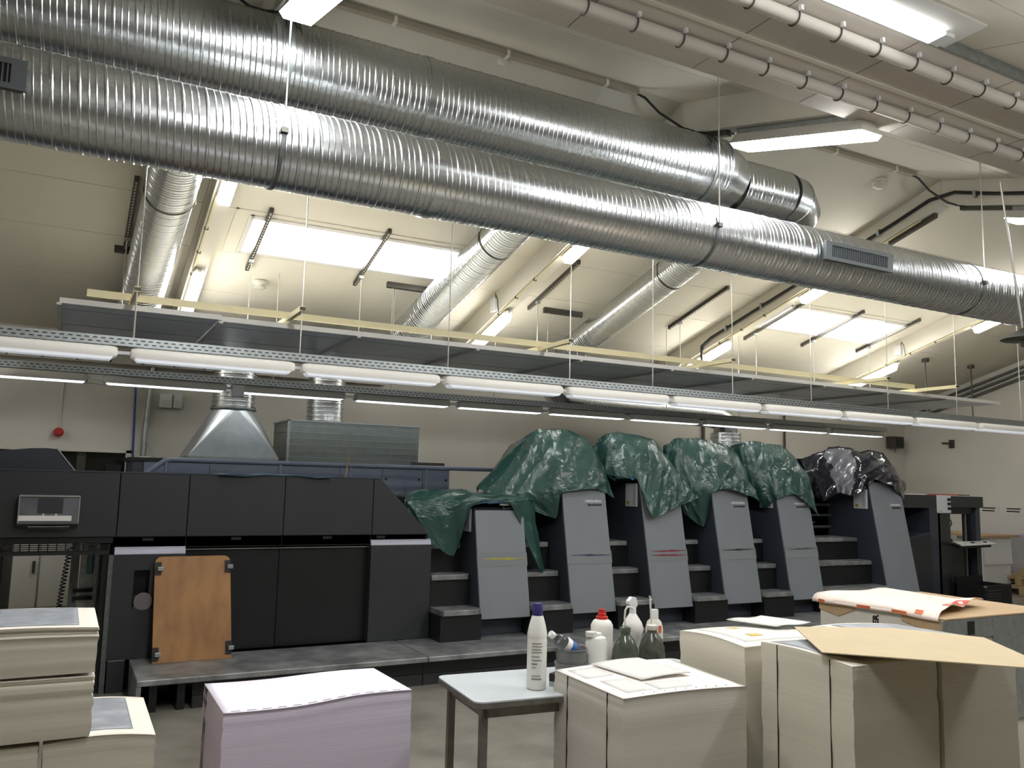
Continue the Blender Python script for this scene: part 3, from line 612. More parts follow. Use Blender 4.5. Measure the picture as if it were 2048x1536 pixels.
# wall cable duct along the top of the back wall
t = thing('wall_trunking', 'long beige cable trunking along the top of the back wall', 'trunking', (0, 11.42, 3.0))
box(XL, 4, 11.38, 11.5, 2.97, 3.08).ob('trunking', 'wall_paint', t)
for k in range(12): box(-2.2+k*.37, -2.18+k*.37, 11.37, 11.38, 2.98, 3.02).ob('clip', 'strut_dark', t)

# ================================================================== PRESS: delivery
YD = 6.95; ZP = .235
t = thing('press_delivery', 'dark grey delivery end of the printing press with a long flat top', 'printing press', (1.2, 8, 0), 'sections of the printing press')
g = G(); g.prism([(-1.5, 1.10), (-1.5, 1.60), (2.42, 1.60), (2.88, 1.14), (2.88, 1.05), (.36, 1.05), (.36, 1.10)], 'y', YD+.03, 9.2); g.ob('body', 'press_black', t)
box(.36, 2.9, 7.08, 9.2, .02, 1.06).ob('lower_body', 'press_black', t)
for i, (a, b) in enumerate(((-1.5, .374), (.380, .867), (.872, 1.610), (1.615, 2.369))):
    box(a, b, YD, YD+.03, 1.135, 1.612).ob('upper_panel', 'press_dark', t, bevel=.004)
G().prism([(2.374, 1.135), (2.905, 1.135), (2.437, 1.612), (2.374, 1.612)], 'y', YD, YD+.03).ob('end_panel', 'press_dark', t, bevel=.004)
box(-1.5, 2.43, YD-.005, 9.2, 1.612, 1.622).ob('top_plate', 'press_side', t)
for a, b in ((.36, .87), (.874, 1.61), (1.614, 2.37), (2.374, 2.9)): box(a, b, YD+.03, YD+.06, 1.055, 1.13).ob('recess_panel', 'press_black', t)
box(-1.5, .36, YD+.02, YD+.06, 1.09, 1.13).ob('recess_panel', 'press_black', t)
for x in (.60, 1.25, 1.99, 2.46): box(x-.04, x+.04, YD+.02, YD+.032, 1.10, 1.125).ob('grip_slot', 'rubber', t, bevel=.003)
# left cabinet with peep hole and hanging disc
g = G()
for q in ((.375, .52, .235, 1.0), (.63, .873, .235, 1.0), (.52, .63, .235, .60), (.52, .63, .885, 1.0)): g.box(q[0], q[1], YD, YD+.12, q[2], q[3])
cab = g.ob('left_cabinet', 'press_dark', t)
box(.34, .375, YD+.01, YD+.5, .0, 1.0).ob('cabinet_edge', 'galv_dark', t)
box(.385, .50, YD+.0, YD+.12, 0, .228).ob('plinth_panel', 'press_dark', t)
box(.385, .50, YD-.001, YD+.01, .228, .234).ob('plinth_joint', 'galv', t)
G().cyl((.595, YD-.006, .655), (.595, YD-.002, .655), .065, 32).ob('hanging_disc', 'cd_silver', t)
box(.53, .66, YD-.002, YD+.0, .59, .70).ob('disc_sleeve', 'clear_pet', t)
def rolltop(x0, x1, y, z0, z1, d):
    n = 6; pr = [(y, z0)] + [(y+d*(1-math.cos(R(90*k/n))), z0+(z1-z0)*math.sin(R(90*k/n))) for k in range(n+1)] + [(y+d+.02, z0)]
    return G().prism(pr, 'x', x0, x1)
rolltop(.375, .873, YD, 1.003, 1.07, .07).ob('rounded_top', 'press_lilac', t, smooth=True)
rolltop(2.37, 2.925, YD, 1.045, 1.10, .07).ob('rounded_top', 'press_lilac', t, smooth=True)
box(2.37, 2.93, YD, YD+.14, ZP, 1.045).ob('right_cabinet', 'press_dark', t, bevel=.004)
for a, b in ((.874, 1.61), (1.614, 2.368)): box(a, b, YD+.09, YD+.12, ZP, 1.025).ob('lower_panel', 'press_black', t, bevel=.003)
box(.874, 2.37, YD+.06, YD+.095, 1.027, 1.033).ob('trim_line', 'galv', t)
# see-through delivery opening
box(-.95, -.365, YD, 9.2, 0, 1.10).ob('left_leg', 'press_dark', t, bevel=.004)
box(-.365, -.35, YD+.01, YD+.3, .0, 1.02).ob('leg_edge', 'rubber', t)
box(.30, .34, YD+.05, 9.2, 0, 1.05).ob('inner_wall', 'press_black', t)
g = G()
for k in range(5): g.box(-.36, .34, YD+.03, YD+.05, 1.030+k*.014, 1.036+k*.014)
for k in range(13): g.box(-.36+k*.058, -.352+k*.058, YD+.03, YD+.05, 1.03, 1.095)
g.box(-.36, .34, YD+.02, YD+.06, 1.005, 1.03); g.ob('guard_grille', 'rubber', t)
box(.10, .16, 7.6, 7.68, .0, 1.05).ob('inner_post', 'galv_dark', t); box(.17, .29, 7.62, 7.66, .0, 1.05).ob('inner_rail', 'galv', t)
box(.215, .265, 7.58, 7.62, .80, 1.02).ob('sensor', 'teal_plastic', t, bevel=.01)
for z in (.60, .66): box(.13, .27, 7.56, 7.6, z, z+.025).ob('hook', 'rubber', t)
pts = []
for k in range(260):
    a = k*.55; u = k/259; zc = 1.02-.62*u; pts.append((.085-.03*math.sin(u*1.6)-.02*u+.018*math.cos(a), 7.45+.018*math.sin(a), zc))
G().tube(pts, .0045, 5).ob('coiled_cable', 'rubber', t)
# operator panel
mat('panel_grey', '#77797e', .35, .5, var=(9, .25))
cx0, cx1 = -.268, .118
for (xa, xb, za, zb) in ((cx0, cx1, 1.430, 1.437), (cx0, cx0+.006, 1.24, 1.43), (cx1-.006, cx1, 1.24, 1.43)): G().hexa([(xa, YD-.102, za), (xb, YD-.102, za), (xb, YD-.09, za), (xa, YD-.09, za), (xa, YD-.094, zb), (xb, YD-.094, zb), (xb, YD-.08, zb), (xa, YD-.08, zb)]).ob('panel_edge', 'steel_wire', t)
G().prism([(YD-.10, 1.235), (YD-.09, 1.432), (YD, 1.445), (YD, 1.21)], 'x', cx0, cx1).ob('operator_panel', 'panel_grey', t, bevel=.006)
def pan(x0, x1, z0, z1, m, nm, o=.004): return G().hexa([(x0, YD-.10-o+(z0-1.235)*.05, z0), (x1, YD-.10-o+(z0-1.235)*.05, z0), (x1, YD-.098+(z0-1.235)*.05, z0), (x0, YD-.098+(z0-1.235)*.05, z0), (x0, YD-.10-o+(z1-1.235)*.05, z1), (x1, YD-.10-o+(z1-1.235)*.05, z1), (x1, YD-.098+(z1-1.235)*.05, z1), (x0, YD-.098+(z1-1.235)*.05, z1)]).ob(nm, m, t)
pan(-.15, .01, 1.31, 1.42, 'press_dark', 'screen', .002)
pan(-.262, .07, 1.258, 1.295, 'label_white', 'paper_strip', .006)
for x in (-.11, -.03): pan(x-.006, x+.006, 1.297, 1.309, 'white_plastic', 'button', .006)
G().prism([(YD-.09, 1.22), (YD-.04, 1.205), (YD-.04, 1.2), (YD-.095, 1.215)], 'x', -.2, .06).ob('panel_lip', 'galv', t)
# hood on top of the delivery
G().prism([(-1.5, 1.62), (-1.5, 1.70), (-.75, 1.74), (-.49, 1.775), (-.27, 1.805), (-.15, 1.81), (-.07, 1.805), (.08, 1.622)], 'y', 8.2, 9.15).ob('top_hood', 'press_side', t, bevel=.006)
G().prism([(-.078, 1.812), (-.066, 1.812), (.087, 1.622), (.075, 1.622)], 'y', 8.19, 8.2).ob('hood_edge', 'galv', t)
# loose foil lying on the delivery top
g = G(); n = 14
for k in range(n):
    x0, x1 = 1.08+k*.9/n, 1.08+(k+1)*.9/n; f = lambda x: 1.626+.007*math.sin(x*9)+.004*math.sin(x*23)
    g.poly([(x0, YD-.03-.02*math.sin(x0*7), f(x0)-.01), (x1, YD-.03-.02*math.sin(x1*7), f(x1)-.01), (x1, YD+.3, f(x1)), (x0, YD+.3, f(x0))])
bmesh.ops.remove_doubles(g.bm, verts=g.bm.verts[:], dist=1e-4)
o = tag(g.ob('foil_sheet', 'tarp_blue', loc=(1.5, YD, 1.62)), 'thin bluish foil lying along the delivery top edge', 'sheet')
so = o.modifiers.new('th', 'SOLIDIFY'); so.thickness = .004; so.offset = 1

# ------------------------------------------------------------------ platform and steps
t = thing('press_platform', 'low chequer-plate walkway along the front of the press', 'platform', (5, 6.6, 0))
for a, b in ((.53, 2.62), (2.625, 4.9), (4.905, 7.2), (7.205, 9.5)): box(a, b, 6.205, 6.95, .195, ZP).ob('tread_plate', 'checker_plate', t, bevel=.006)
box(.53, .56, 6.21, 6.9, 0, .195).ob('end_plate', 'checker_plate', t)
box(.9, 9.5, 6.30, 6.33, .09, .19).ob('kick_panel', 'press_black', t); box(.9, 9.5, 6.305, 6.34, .0, .085).ob('kick_panel', 'press_dark', t)
for x in (.9, 2.62, 4.9, 7.2): box(x-.003, x+.004, 6.296, 6.31, .0, .19).ob('kick_joint', 'rubber', t)
for x in (.62, .80): box(x, x+.05, 6.3, 6.8, 0, .195).ob('foot', 'press_black', t)
TX = [3.33, 4.28, 5.23, 6.18, 7.13]; TW = .505
def steps(x0, x1, lab, first=False):
    t = thing('press_steps', lab, 'steps', ((x0+x1)/2, 6.9, ZP), 'steps between the press towers')
    for k, (z, y0, y1) in enumerate(((.50, 6.68, 7.0), (.775, 6.93, 7.22), (1.035, 7.13, 7.6))):
        c = .05
        pr = [(x0, y0+c), (x0+c*.3, y0), (x1-c, y0), (x1-.002, y0+c), (x1-.002, y1), (x0, y1)] if k == 0 else [(x0, y0), (x1-.04, y0), (x1-.002, y0+.06), (x1-.002, y1), (x0, y1)]
        G().prism(pr, 'z', z-.045, z).ob('tread', 'checker_plate', t, bevel=.004)
        box(x0, x1-.002, y0+.03, y1, ZP if k == 0 else (.50, .775)[k-1], z-.046).ob('riser', 'press_black', t)
steps(2.935, 3.328, 'three steps between the delivery cabinet and the first tower')
for i in range(4): steps(TX[i]+TW+.004, TX[i+1]-.002, 'three steps between the %s and %s press towers' % (ORD[i] if i else 'first', ORD[i+1]))
steps(TX[4]+TW+.004, 8.706, 'wide steps before the last press tower')
# ------------------------------------------------------------------ printing towers
TA = .185
def fy(z): return 6.735+(z-.40)*TA
def printing_unit(x, top, lab, wd=TW, stain=None, name=True, panel=True, zj=.95):
    t = thing('printing_unit', lab, 'printing unit', (x+wd/2, 7.8, ZP), 'sections of the printing press')
    zf = min(top-.12, 1.72)
    body = [(6.90, ZP), (9.0, ZP), (9.0, min(top, 1.45)), (7.75, min(top, 1.45)), (7.75, top), (fy(zf)+.30, top), (fy(zf)+.02, zf), (fy(.40)+.02, .40), (6.90, .36)]
    G().prism(body, 'x', x, x+wd).ob('tower_body', 'press_side', t, bevel=.006)
    # grey sloping covers, lower and upper
    def cover(z0, z1, nm): return G().hexa([(x, fy(z0), z0), (x+wd, fy(z0), z0), (x+wd, fy(z0)+.022, z0), (x, fy(z0)+.022, z0), (x, fy(z1), z1), (x+wd, fy(z1), z1), (x+wd, fy(z1)+.022, z1), (x, fy(z1)+.022, z1)]).ob(nm, 'press_grey', t, bevel=.006, seg=3)
    cover(.40, zj-.003, 'lower_cover'); cover(zj+.003, zf, 'upper_cover')
    mt = lambda xx, z, s: frame((xx, fy(z)-.001, z), (1, 0, 0), (0, TA, 1))
    def strip(x0, x1, z0, z1, m, nm, o=.0015): return G().hexa([(x0, fy(z0)-o, z0), (x1, fy(z0)-o, z0), (x1, fy(z0)+.001, z0), (x0, fy(z0)+.001, z0), (x0, fy(z1)-o, z1), (x1, fy(z1)-o, z1), (x1, fy(z1)+.001, z1), (x0, fy(z1)+.001, z1)]).ob(nm, m, t)
    if name:
        zt = 1.36 if top < 1.6 else 1.40
        text('HEIDELBERG', .030, 'white_plastic', t, mt(x+wd-.055, zt+.035, 0), align='RIGHT', bold=.0008, sx=1.15)
        text('Speedmaster', .032, 'ink_black', t, mt(x+wd-.055, zt, 0), align='RIGHT', bold=.0012)
    if stain:
        strip(x-.004, x+wd+.004, zj-.10, zj+.02, 'tape_clear', 'clear_tape', .003)
        c, zs = stain
        for zc in zs:
            g = G(); n = 12
            for k in range(n):
                u0, u1 = k/n, (k+1)/n; h = lambda u: .0025+.009*math.sin(math.pi*u)**2*(.7+.3*math.sin(u*17+x*3)); zz_ = lambda u: zc+.006*(u-.5)*(1 if zc > .93 else -1)
                xa, xb = x+wd*(.10+.88*u0), x+wd*(.10+.88*u1); q = []
                for o_ in (-.005, -.002): q.append([(xa, zz_(u0)-h(u0)), (xb, zz_(u1)-h(u1)), (xb, zz_(u1)+h(u1)), (xa, zz_(u0)+h(u0))])
                (a1_, b1_), (a2_, b2_), (a3_, b3_), (a4_, b4_) = q[0]
                g.hexa([(a1_, fy(b1_)-.005, b1_), (a2_, fy(b2_)-.005, b2_), (a2_, fy(b2_)-.002, b2_), (a1_, fy(b1_)-.002, b1_), (a4_, fy(b4_)-.005, b4_), (a3_, fy(b3_)-.005, b3_), (a3_, fy(b3_)-.002, b3_), (a4_, fy(b4_)-.002, b4_)])
            g.ob('ink_smear', c, t)
    if panel:
        yp0, yp1 = (7.0, 7.2) if top > 1.6 else (6.98, 7.18)
        z0, z1 = (1.39, 1.63) if top > 1.6 else (1.15, 1.36)
        box(x-.012, x, yp0, yp1, z0, z1).ob('side_panel', 'white_plastic', t, bevel=.004)
        box(x-.016, x-.012, yp0+.02, yp0+.06, z0+.02, z1-.02).ob('panel_slot', 'press_lilac', t); box(x-.016, x-.012, yp1-.07, yp1-.03, z0+.02, z0+.055).ob('warning_mark', 'yellow_ink', t)
    # unit frame behind the towers with the ink rollers showing as rails
    fx0, fx1 = x-.40, x+wd+.0
    ft = 1.45 if x < 4.5 else 2.0
    box(x-.44, x-.002, 7.6, 9.0, ZP, ft).ob('unit_frame', 'press_black', t)
    for z in (1.14, 1.29, 1.42, 1.55):
        if z < ft-.05: G().cyl((x-.43, 7.565, z), (x-.01, 7.565, z), .014, 8).ob('roller_bar', 'galv_dark', t)
    for z in (1.2, 1.48):
        if z < ft-.05: G().tube([(x-.40, 7.58, z), (x-.40, 7.54, z), (x-.33, 7.53, z)], .006, 6).ob('latch', 'galv', t)
    return t
mat('tape_clear', '#868a8c', .2, spec=.6)
for c, h in (('yellow_ink', '#b5a93a'), ('violet_ink', '#3a3a5c'), ('red_ink', '#8c2638'), ('black_ink', '#2c2d31'), ('grey_ink', '#4a4b4c')): mat(c, h, .5, var=(30, .3), stretch=(1, 1, 8))
ST = [('yellow_ink', (.915,)), ('violet_ink', (.93,)), ('red_ink', (.953, .912)), ('black_ink', (.95,)), ('grey_ink', (.945,))]
for i, x in enumerate(TX):
    printing_unit(x, 1.47 if i == 0 else 2.05, 'grey press tower with a %s smear across its cover, %s from the delivery' % (['yellow', 'violet', 'red', 'black', 'grey'][i], ['first', 'second', 'third', 'fourth', 'fifth'][i]), stain=ST[i], panel=i in (0, 2, 4))
printing_unit(8.712, 2.05, 'grey last press tower under the black plastic sheet', wd=.565, name=True, zj=.40+.004)
box(7.64, 8.7, 7.6, 9.0, ZP, 1.9).ob('inner_frame', 'press_black', bpy.data.objects['printing_unit.005'])
for k in range(4): G().cyl((7.65, 7.57, 1.15+k*.14), (8.7, 7.57, 1.15+k*.14), .012, 8).ob('roller_bar', 'galv_dark', bpy.data.objects['printing_unit.005'])
# ------------------------------------------------------------------ tarpaulins
TARPS = {
'tarp0':[
  [(2.786,7.300,1.425),(2.867,7.300,1.509),(3.101,7.200,1.528),(3.466,7.150,1.512),(3.789,7.100,1.489),(4.011,7.100,1.463),(4.062,7.150,1.443)],
  [(2.693,7.100,1.376),(2.748,7.050,1.432),(3.018,7.000,1.436),(3.375,6.945,1.468),(3.705,6.930,1.459),(3.895,6.935,1.447),(4.017,7.050,1.398)],
  [(2.730,7.050,1.290),(2.820,7.000,1.283),(3.094,6.960,1.303),(3.307,6.900,1.414),(3.684,6.895,1.432),(3.894,6.900,1.420),(4.040,7.020,1.113)],
  [(2.829,7.050,1.188),(2.994,7.000,1.026),(3.165,6.980,0.936),(3.288,6.890,1.387),(3.679,6.885,1.419),(4.000,6.910,0.800),(4.140,7.020,0.727)]],
'tarp1':[
  [(3.623,7.500,1.567),(3.883,7.400,1.857),(4.155,7.300,2.122),(4.431,7.250,2.164),(4.768,7.250,2.067),(4.927,7.250,1.839)],
  [(3.576,7.300,1.530),(3.793,7.200,1.680),(4.060,7.150,1.785),(4.346,7.060,1.833),(4.733,7.060,1.856),(4.911,7.150,1.708)],
  [(3.560,7.200,1.508),(3.735,7.100,1.489),(3.992,7.050,1.517),(4.248,6.930,1.585),(4.672,6.930,1.663),(4.905,7.050,1.607)],
  [(3.546,7.150,1.494),(3.791,7.100,1.432),(4.239,7.000,1.275),(4.259,6.910,1.519),(4.670,6.900,1.565),(4.902,7.000,1.467)]],
'tarp2':[
  [(4.937,7.400,2.016),(5.006,7.250,2.141),(5.297,7.250,2.155),(5.632,7.250,2.095),(5.796,7.250,1.921),(5.886,7.250,1.815)],
  [(4.929,7.300,1.865),(4.987,7.200,1.866),(5.215,7.060,1.872),(5.490,7.000,1.828),(5.724,7.000,1.756),(5.881,7.100,1.706)],
  [(4.960,7.250,1.735),(4.998,7.150,1.711),(5.196,6.960,1.675),(5.326,6.900,1.540),(5.635,6.890,1.571),(5.912,6.950,1.548)],
  [(4.959,7.220,1.694),(5.091,7.120,1.682),(5.169,6.950,1.664),(5.269,6.820,1.285),(5.586,6.840,1.392),(5.951,6.900,1.487)]],
'tarp3':[
  [(5.881,7.400,2.049),(5.949,7.250,2.136),(6.264,7.250,2.145),(6.648,7.250,2.094),(6.813,7.250,1.997),(6.911,7.250,1.845)],
  [(5.857,7.300,1.842),(5.936,7.200,1.843),(6.147,7.060,1.821),(6.462,7.000,1.858),(6.668,7.000,1.781),(6.857,7.100,1.701)],
  [(5.915,7.200,1.543),(6.005,7.100,1.520),(6.200,6.940,1.644),(6.354,6.920,1.664),(6.582,6.910,1.630),(6.812,6.970,1.562)],
  [(5.963,7.150,1.314),(6.150,7.050,1.184),(6.180,6.920,1.553),(6.345,6.900,1.594),(6.567,6.890,1.543),(6.826,6.940,1.469)]],
'tarp4':[
  [(6.862,7.400,2.090),(6.938,7.250,2.135),(7.206,7.250,2.152),(7.610,7.250,2.092),(7.839,7.250,1.902),(7.936,7.250,1.754)],
  [(6.882,7.300,1.873),(6.940,7.200,1.845),(7.113,7.060,1.821),(7.418,7.000,1.829),(7.660,7.000,1.778),(7.852,7.100,1.634)],
  [(6.948,7.250,1.702),(7.003,7.150,1.533),(7.130,6.930,1.566),(7.348,6.920,1.627),(7.565,6.910,1.574),(7.754,6.970,1.489)],
  [(6.975,7.200,1.560),(7.110,7.100,1.393),(7.140,6.920,1.506),(7.367,6.900,1.554),(7.534,6.890,1.443),(7.777,6.930,1.294)]],
'tarp5':[
  [(8.111,7.500,1.987),(8.266,7.400,2.054),(8.466,7.300,2.140),(8.738,7.300,2.151),(8.863,7.200,2.092),(9.297,7.200,2.107),(9.499,7.200,1.856),(9.736,7.250,1.731)],
  [(8.085,7.400,1.818),(8.192,7.300,1.852),(8.443,7.250,1.859),(8.592,7.150,1.832),(8.724,7.010,1.866),(9.003,7.000,1.904),(9.298,7.030,1.787),(9.597,7.150,1.633)],
  [(8.150,7.400,1.666),(8.229,7.300,1.638),(8.446,7.220,1.674),(8.527,7.100,1.677),(8.652,6.960,1.772),(8.909,6.930,1.809),(9.189,6.940,1.722),(9.459,7.050,1.556)],
  [(8.182,7.400,1.574),(8.268,7.300,1.473),(8.464,7.200,1.582),(8.498,7.080,1.543),(8.573,6.980,1.588),(8.724,6.930,1.744),(9.046,6.900,1.658),(9.388,7.000,1.469)]]}
def cr(p, u):        # Catmull-Rom through list p at u in 0..len-1
    i = min(int(u), len(p)-2); f = u-i; g = lambda k: p[min(max(k, 0), len(p)-1)]
    a, b, c, d = g(i-1), g(i), g(i+1), g(i+2)
    tens = 1.0
    m1, m2 = (c-a)*.5*tens, (d-b)*.5*tens
    return (b*(2*f**3-3*f**2+1) + m1*(f**3-2*f**2+f) + c*(-2*f**3+3*f**2) + m2*(f**3-f**2))*.4 + b.lerp(c, f)*.6
def tarp(key, name, lab, mats, amp, seed, back=True):
    rows = [[Vector(p) for p in r] for r in TARPS[key]]
    top = rows[0]; zt = 1.47 if key == 'tarp0' else None
    nt_ = len(top)-1
    b1 = [Vector((p.x*(1+(8.0/p.y-1)*(1-i/nt_)), 8.0, p.z-.02)) for i, p in enumerate(top)]; b2 = [Vector((p.x*(1+(8.9/p.y-1)*(1-i/nt_)), 8.9, max(1.3, p.z-.08))) for i, p in enumerate(top)]
    rows = [b2, b1] + rows
    NU, NV = 64, 56; V = []; rnd = random.Random(seed*31)
    cols = [[cr(r, u*(len(r)-1)/(NU-1)) for u in range(NU)] for r in rows]
    grid = [[cr([cols[k][u] for k in range(len(rows))], v*(len(rows)-1)/(NV-1)) for u in range(NU)] for v in range(NV)]
    g = G(); off = Vector((seed*7.3, seed*3.1, seed*1.7))
    for v in range(NV):
        line = []
        for u in range(NU):
            p = grid[v][u]
            du = grid[v][min(u+1, NU-1)] - grid[v][max(u-1, 0)]; dv = grid[min(v+1, NV-1)][u] - grid[max(v-1, 0)][u]
            n = du.cross(dv); n = n.normalized() if n.length > 1e-8 else Vector((0, -1, 0))
            if n.y > 0 and n.z < 0: n = -n
            if n.y > .2: n = -n
            q = p*2.4+off; fv = max(0, (v/(NV-1)-.35)/.65)
            ridge = lambda w_: 1-abs(noise.noise(w_))*2.4
            pleat = ridge(Vector((u*.17, v*.045, seed*4.4)))          # long folds falling to the hem
            pleat2 = ridge(Vector((u*.09+v*.07, v*.03, seed*9.1)))
            vd = noise.voronoi(Vector((q.x*.8, q.y*.6, q.z*.8)))[0]; vf = noise.voronoi(q*2.6)[0]
            d = amp*(1.1*fv*pleat + .7*pleat2 + 1.2*min(.55, vd[1]-vd[0]) + .45*min(.4, vf[1]-vf[0]) - .4)
            if 0 < u < NU-1 and 0 < v < NV-1: p = p + du*rnd.uniform(-.16, .16) + dv*rnd.uniform(-.16, .16)
            line.append(g.v(p + n*max(d, -amp*.3)))
        V.append(line)
    for v in range(NV-1):
        for u in range(NU-1):
            a4 = [V[v][u], V[v+1][u], V[v+1][u+1], V[v][u+1]]
            if rnd.random() < .5: g.face([a4[0], a4[1], a4[2]]); g.face([a4[0], a4[2], a4[3]])
            else: g.face([a4[0], a4[1], a4[3]]); g.face([a4[1], a4[2], a4[3]])
    bm = g.bm
    o = g.ob(name, list(mats), loc=(top[len(top)//2].x, 7.6, top[0].z-.3))
    # normals must face outwards (towards -y / +z)
    me = o.data; s = sum(p.normal.z+(-p.normal.y) for p in me.polygons)
    if s < 0: me.flip_normals()
    so = o.modifiers.new('thick', 'SOLIDIFY'); so.thickness = .004; so.offset = -1; so.material_offset = 1; so.material_offset_rim = 0
    return tag(o, lab, 'tarpaulin', 'covers over the press')
for i, lab in enumerate(('low green tarpaulin thrown over the first tower, hanging down beside the steps', 'large green tarpaulin over the second tower with its hem folded up', 'green tarpaulin over the third tower with a square corner flap', 'green tarpaulin over the fourth tower, cut short at the cover', 'green tarpaulin over the fifth tower, next to the black plastic')):
    tarp('tarp%d' % i, 'green_tarpaulin', lab, ('tarp_green', 'tarp_blue'), .022, i+1)
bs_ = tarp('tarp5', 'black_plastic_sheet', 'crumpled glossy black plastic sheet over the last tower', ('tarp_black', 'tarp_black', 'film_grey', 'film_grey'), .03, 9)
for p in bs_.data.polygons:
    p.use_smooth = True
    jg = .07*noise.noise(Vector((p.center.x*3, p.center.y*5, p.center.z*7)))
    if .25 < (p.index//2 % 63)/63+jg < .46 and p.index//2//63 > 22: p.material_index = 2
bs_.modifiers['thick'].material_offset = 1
# ------------------------------------------------------------------ feeder
YE = 7.3
t = thing('press_feeder', 'dark grey feeder end of the press with a control plate and open pile gate', 'printing press', (10.6, 8.2, 0), 'sections of the printing press')
box(9.45, 10.52, YE+.03, 9.1, 1.40, 1.575).ob('upper_body', 'press_side', t)
box(10.30, 10.52, YE, 9.1, .0, 1.40).ob('column', 'press_side', t)
box(9.45, 10.30, YE+.5, 9.1, .0, 1.40).ob('inner_body', 'press_black', t)
box(9.45, 10.52, YE, YE+.03, 1.40, 1.575).ob('upper_panel', 'press_dark', t, bevel=.005)
box(10.46, 10.75, YE-.012, YE+.05, 1.335, 1.575).ob('control_plate', 'white_plastic', t, bevel=.005)
box(10.47, 10.74, YE, YE+.2, .0, 1.335).ob('column_panel', 'press_dark', t, bevel=.005)
for z in (1.52, 1.46, 1.395): G().cyl((10.69, YE-.012, z), (10.69, YE-.04, z), .019, 16).ob('knob', 'rubber', t, smooth=True)
box(10.5, 10.56, YE-.0135, YE-.012, 1.35, 1.355).ob('print_line', 'ink_black', t)
box(10.755, 11.48, YE-.005, YE+.3, 1.41, 1.565).ob('gate_beam', 'press_dark', t, bevel=.006)
G().prism([(10.755, 1.32), (11.30, 1.32), (11.44, 1.41), (10.755, 1.41)], 'y', YE+.06, YE+.2).ob('gate_gusset', 'press_black', t)
G().prism([(11.33, 0), (11.43, 0), (11.43, 1.41), (11.36, 1.41), (11.33, 1.33)], 'y', YE+.02, YE+.16).ob('gate_post', 'press_side', t)
box(11.27, 11.30, YE+.08, YE+.13, 0, 1.35).ob('chain_guide', 'rubber', t); box(11.22, 11.24, YE+.10, YE+.12, 0, 1.35).ob('guide_rod', 'galv', t); box(11.17, 11.19, YE+.10, YE+.12, 0, 1.35).ob('guide_rod', 'rubber', t)
box(10.76, 11.16, YE+.2, YE+.22, .86, 1.03).ob('rear_plate', 'off_white', t); box(10.92, 11.05, YE+.19, YE+.2, .93, .97).ob('plate_slot', 'rubber', t)
G().tube([(10.76, YE+.05, 1.24), (10.79, YE+.03, 1.24), (10.81, YE+.03, 1.2), (10.79, YE+.03, 1.16), (10.76, YE+.05, 1.16)], .007, 6).ob('handle_ring', 'rubber', t)
box(10.752, 11.18, YE+.1, YE+.16, .0, .88).ob('pile_guard', 'press_dark', t)
# ramp board between last tower and feeder
G().prism([(9.46, .0), (10.30, .0), (10.30, 1.05), (9.98, 1.05), (9.46, .90)], 'y', YE-.02, YE+.45).ob('ramp_box', 'press_dark', t)
G().hexa([(9.40, YE-.04, .93), (10.25, YE-.04, 1.06), (10.25, YE+.5, 1.06), (9.40, YE+.5, .93), (9.40, YE-.04, .95), (10.25, YE-.04, 1.08), (10.25, YE+.5, 1.08), (9.40, YE+.5, .95)]).ob('ramp_plate', 'press_side', t)
for z, m in ((1.12, 'galv'), (1.2, 'steel_wire'), (1.26, 'galv_dark'), (1.34, 'galv_dark')): G().cyl((9.5, YE+.47, z), (10.27, YE+.47, z), .014, 8).ob('roller_bar', m, t)
box(9.9, 10.1, YE+.4, YE+.46, 1.15, 1.19).ob('latch', 'steel_wire', t)
# tilted delivery table of the feeder
G().prism([(10.2, 6.80), (11.18, 6.94), (11.55, YE+.02), (10.8, YE+.02)], 'z', .93, .95).ob('side_table', 'white_plastic', t, bevel=.008)
G().prism([(10.25, 6.86), (11.12, 6.98), (11.45, YE+.02), (10.75, YE+.02)], 'z', .895, .93).ob('table_tray', 'rubber', t)
for x, y in ((10.75, 7.0), (11.1, 7.05)): box(x, x+.04, y, y+.03, .95, .965).ob('table_clip', 'rubber', t)
# small items on the feeder top
for x0, x1, y, m, lab in ((9.75, 10.3, 7.5, 'off_white', 'pale sheets lying on the feeder top at left'), (10.75, 11.0, 7.5, 'wrap_red', 'red and white packet on the feeder top'), (11.0, 11.35, 7.55, 'press_black', 'dark flat board on the feeder top at the right')):
    tag(G().hexa([(x0, y-.15, 1.576), (x1, y-.15, 1.576), (x1+.02, y+.15, 1.576), (x0+.02, y+.15, 1.576), (x0, y-.15, 1.588), (x1, y-.14, 1.588), (x1+.02, y+.15, 1.59), (x0+.02, y+.15, 1.588)]).ob('flat_packet', m, loc=((x0+x1)/2, y, 1.576)), lab, 'packet')
# black crate beside the feeder
t = thing('waste_crate', 'black slatted crate standing in front of the feeder gate', 'crate', (10.9, 6.95, 0))
for nm, a in (('crate_front', (10.62, 11.2, 6.78, 6.81, .06, .42)), ('crate_side', (10.62, 10.65, 6.81, 7.2, .06, .42)), ('crate_side', (11.17, 11.2, 6.81, 7.2, .06, .42)), ('crate_back', (10.62, 11.2, 7.17, 7.2, .06, .5)), ('crate_floor', (10.65, 11.17, 6.81, 7.17, .0, .08))): box(*a).ob(nm, 'rubber', t)
for k in range(7): box(10.66, 10.95, 6.772, 6.781, .12+k*.038, .135+k*.038).ob('slat', 'press_dark', t)
for z in (.10, .40): box(10.60, 10.64, 6.76, 6.78, z, z+.02).ob('corner_clip', 'galv', t)

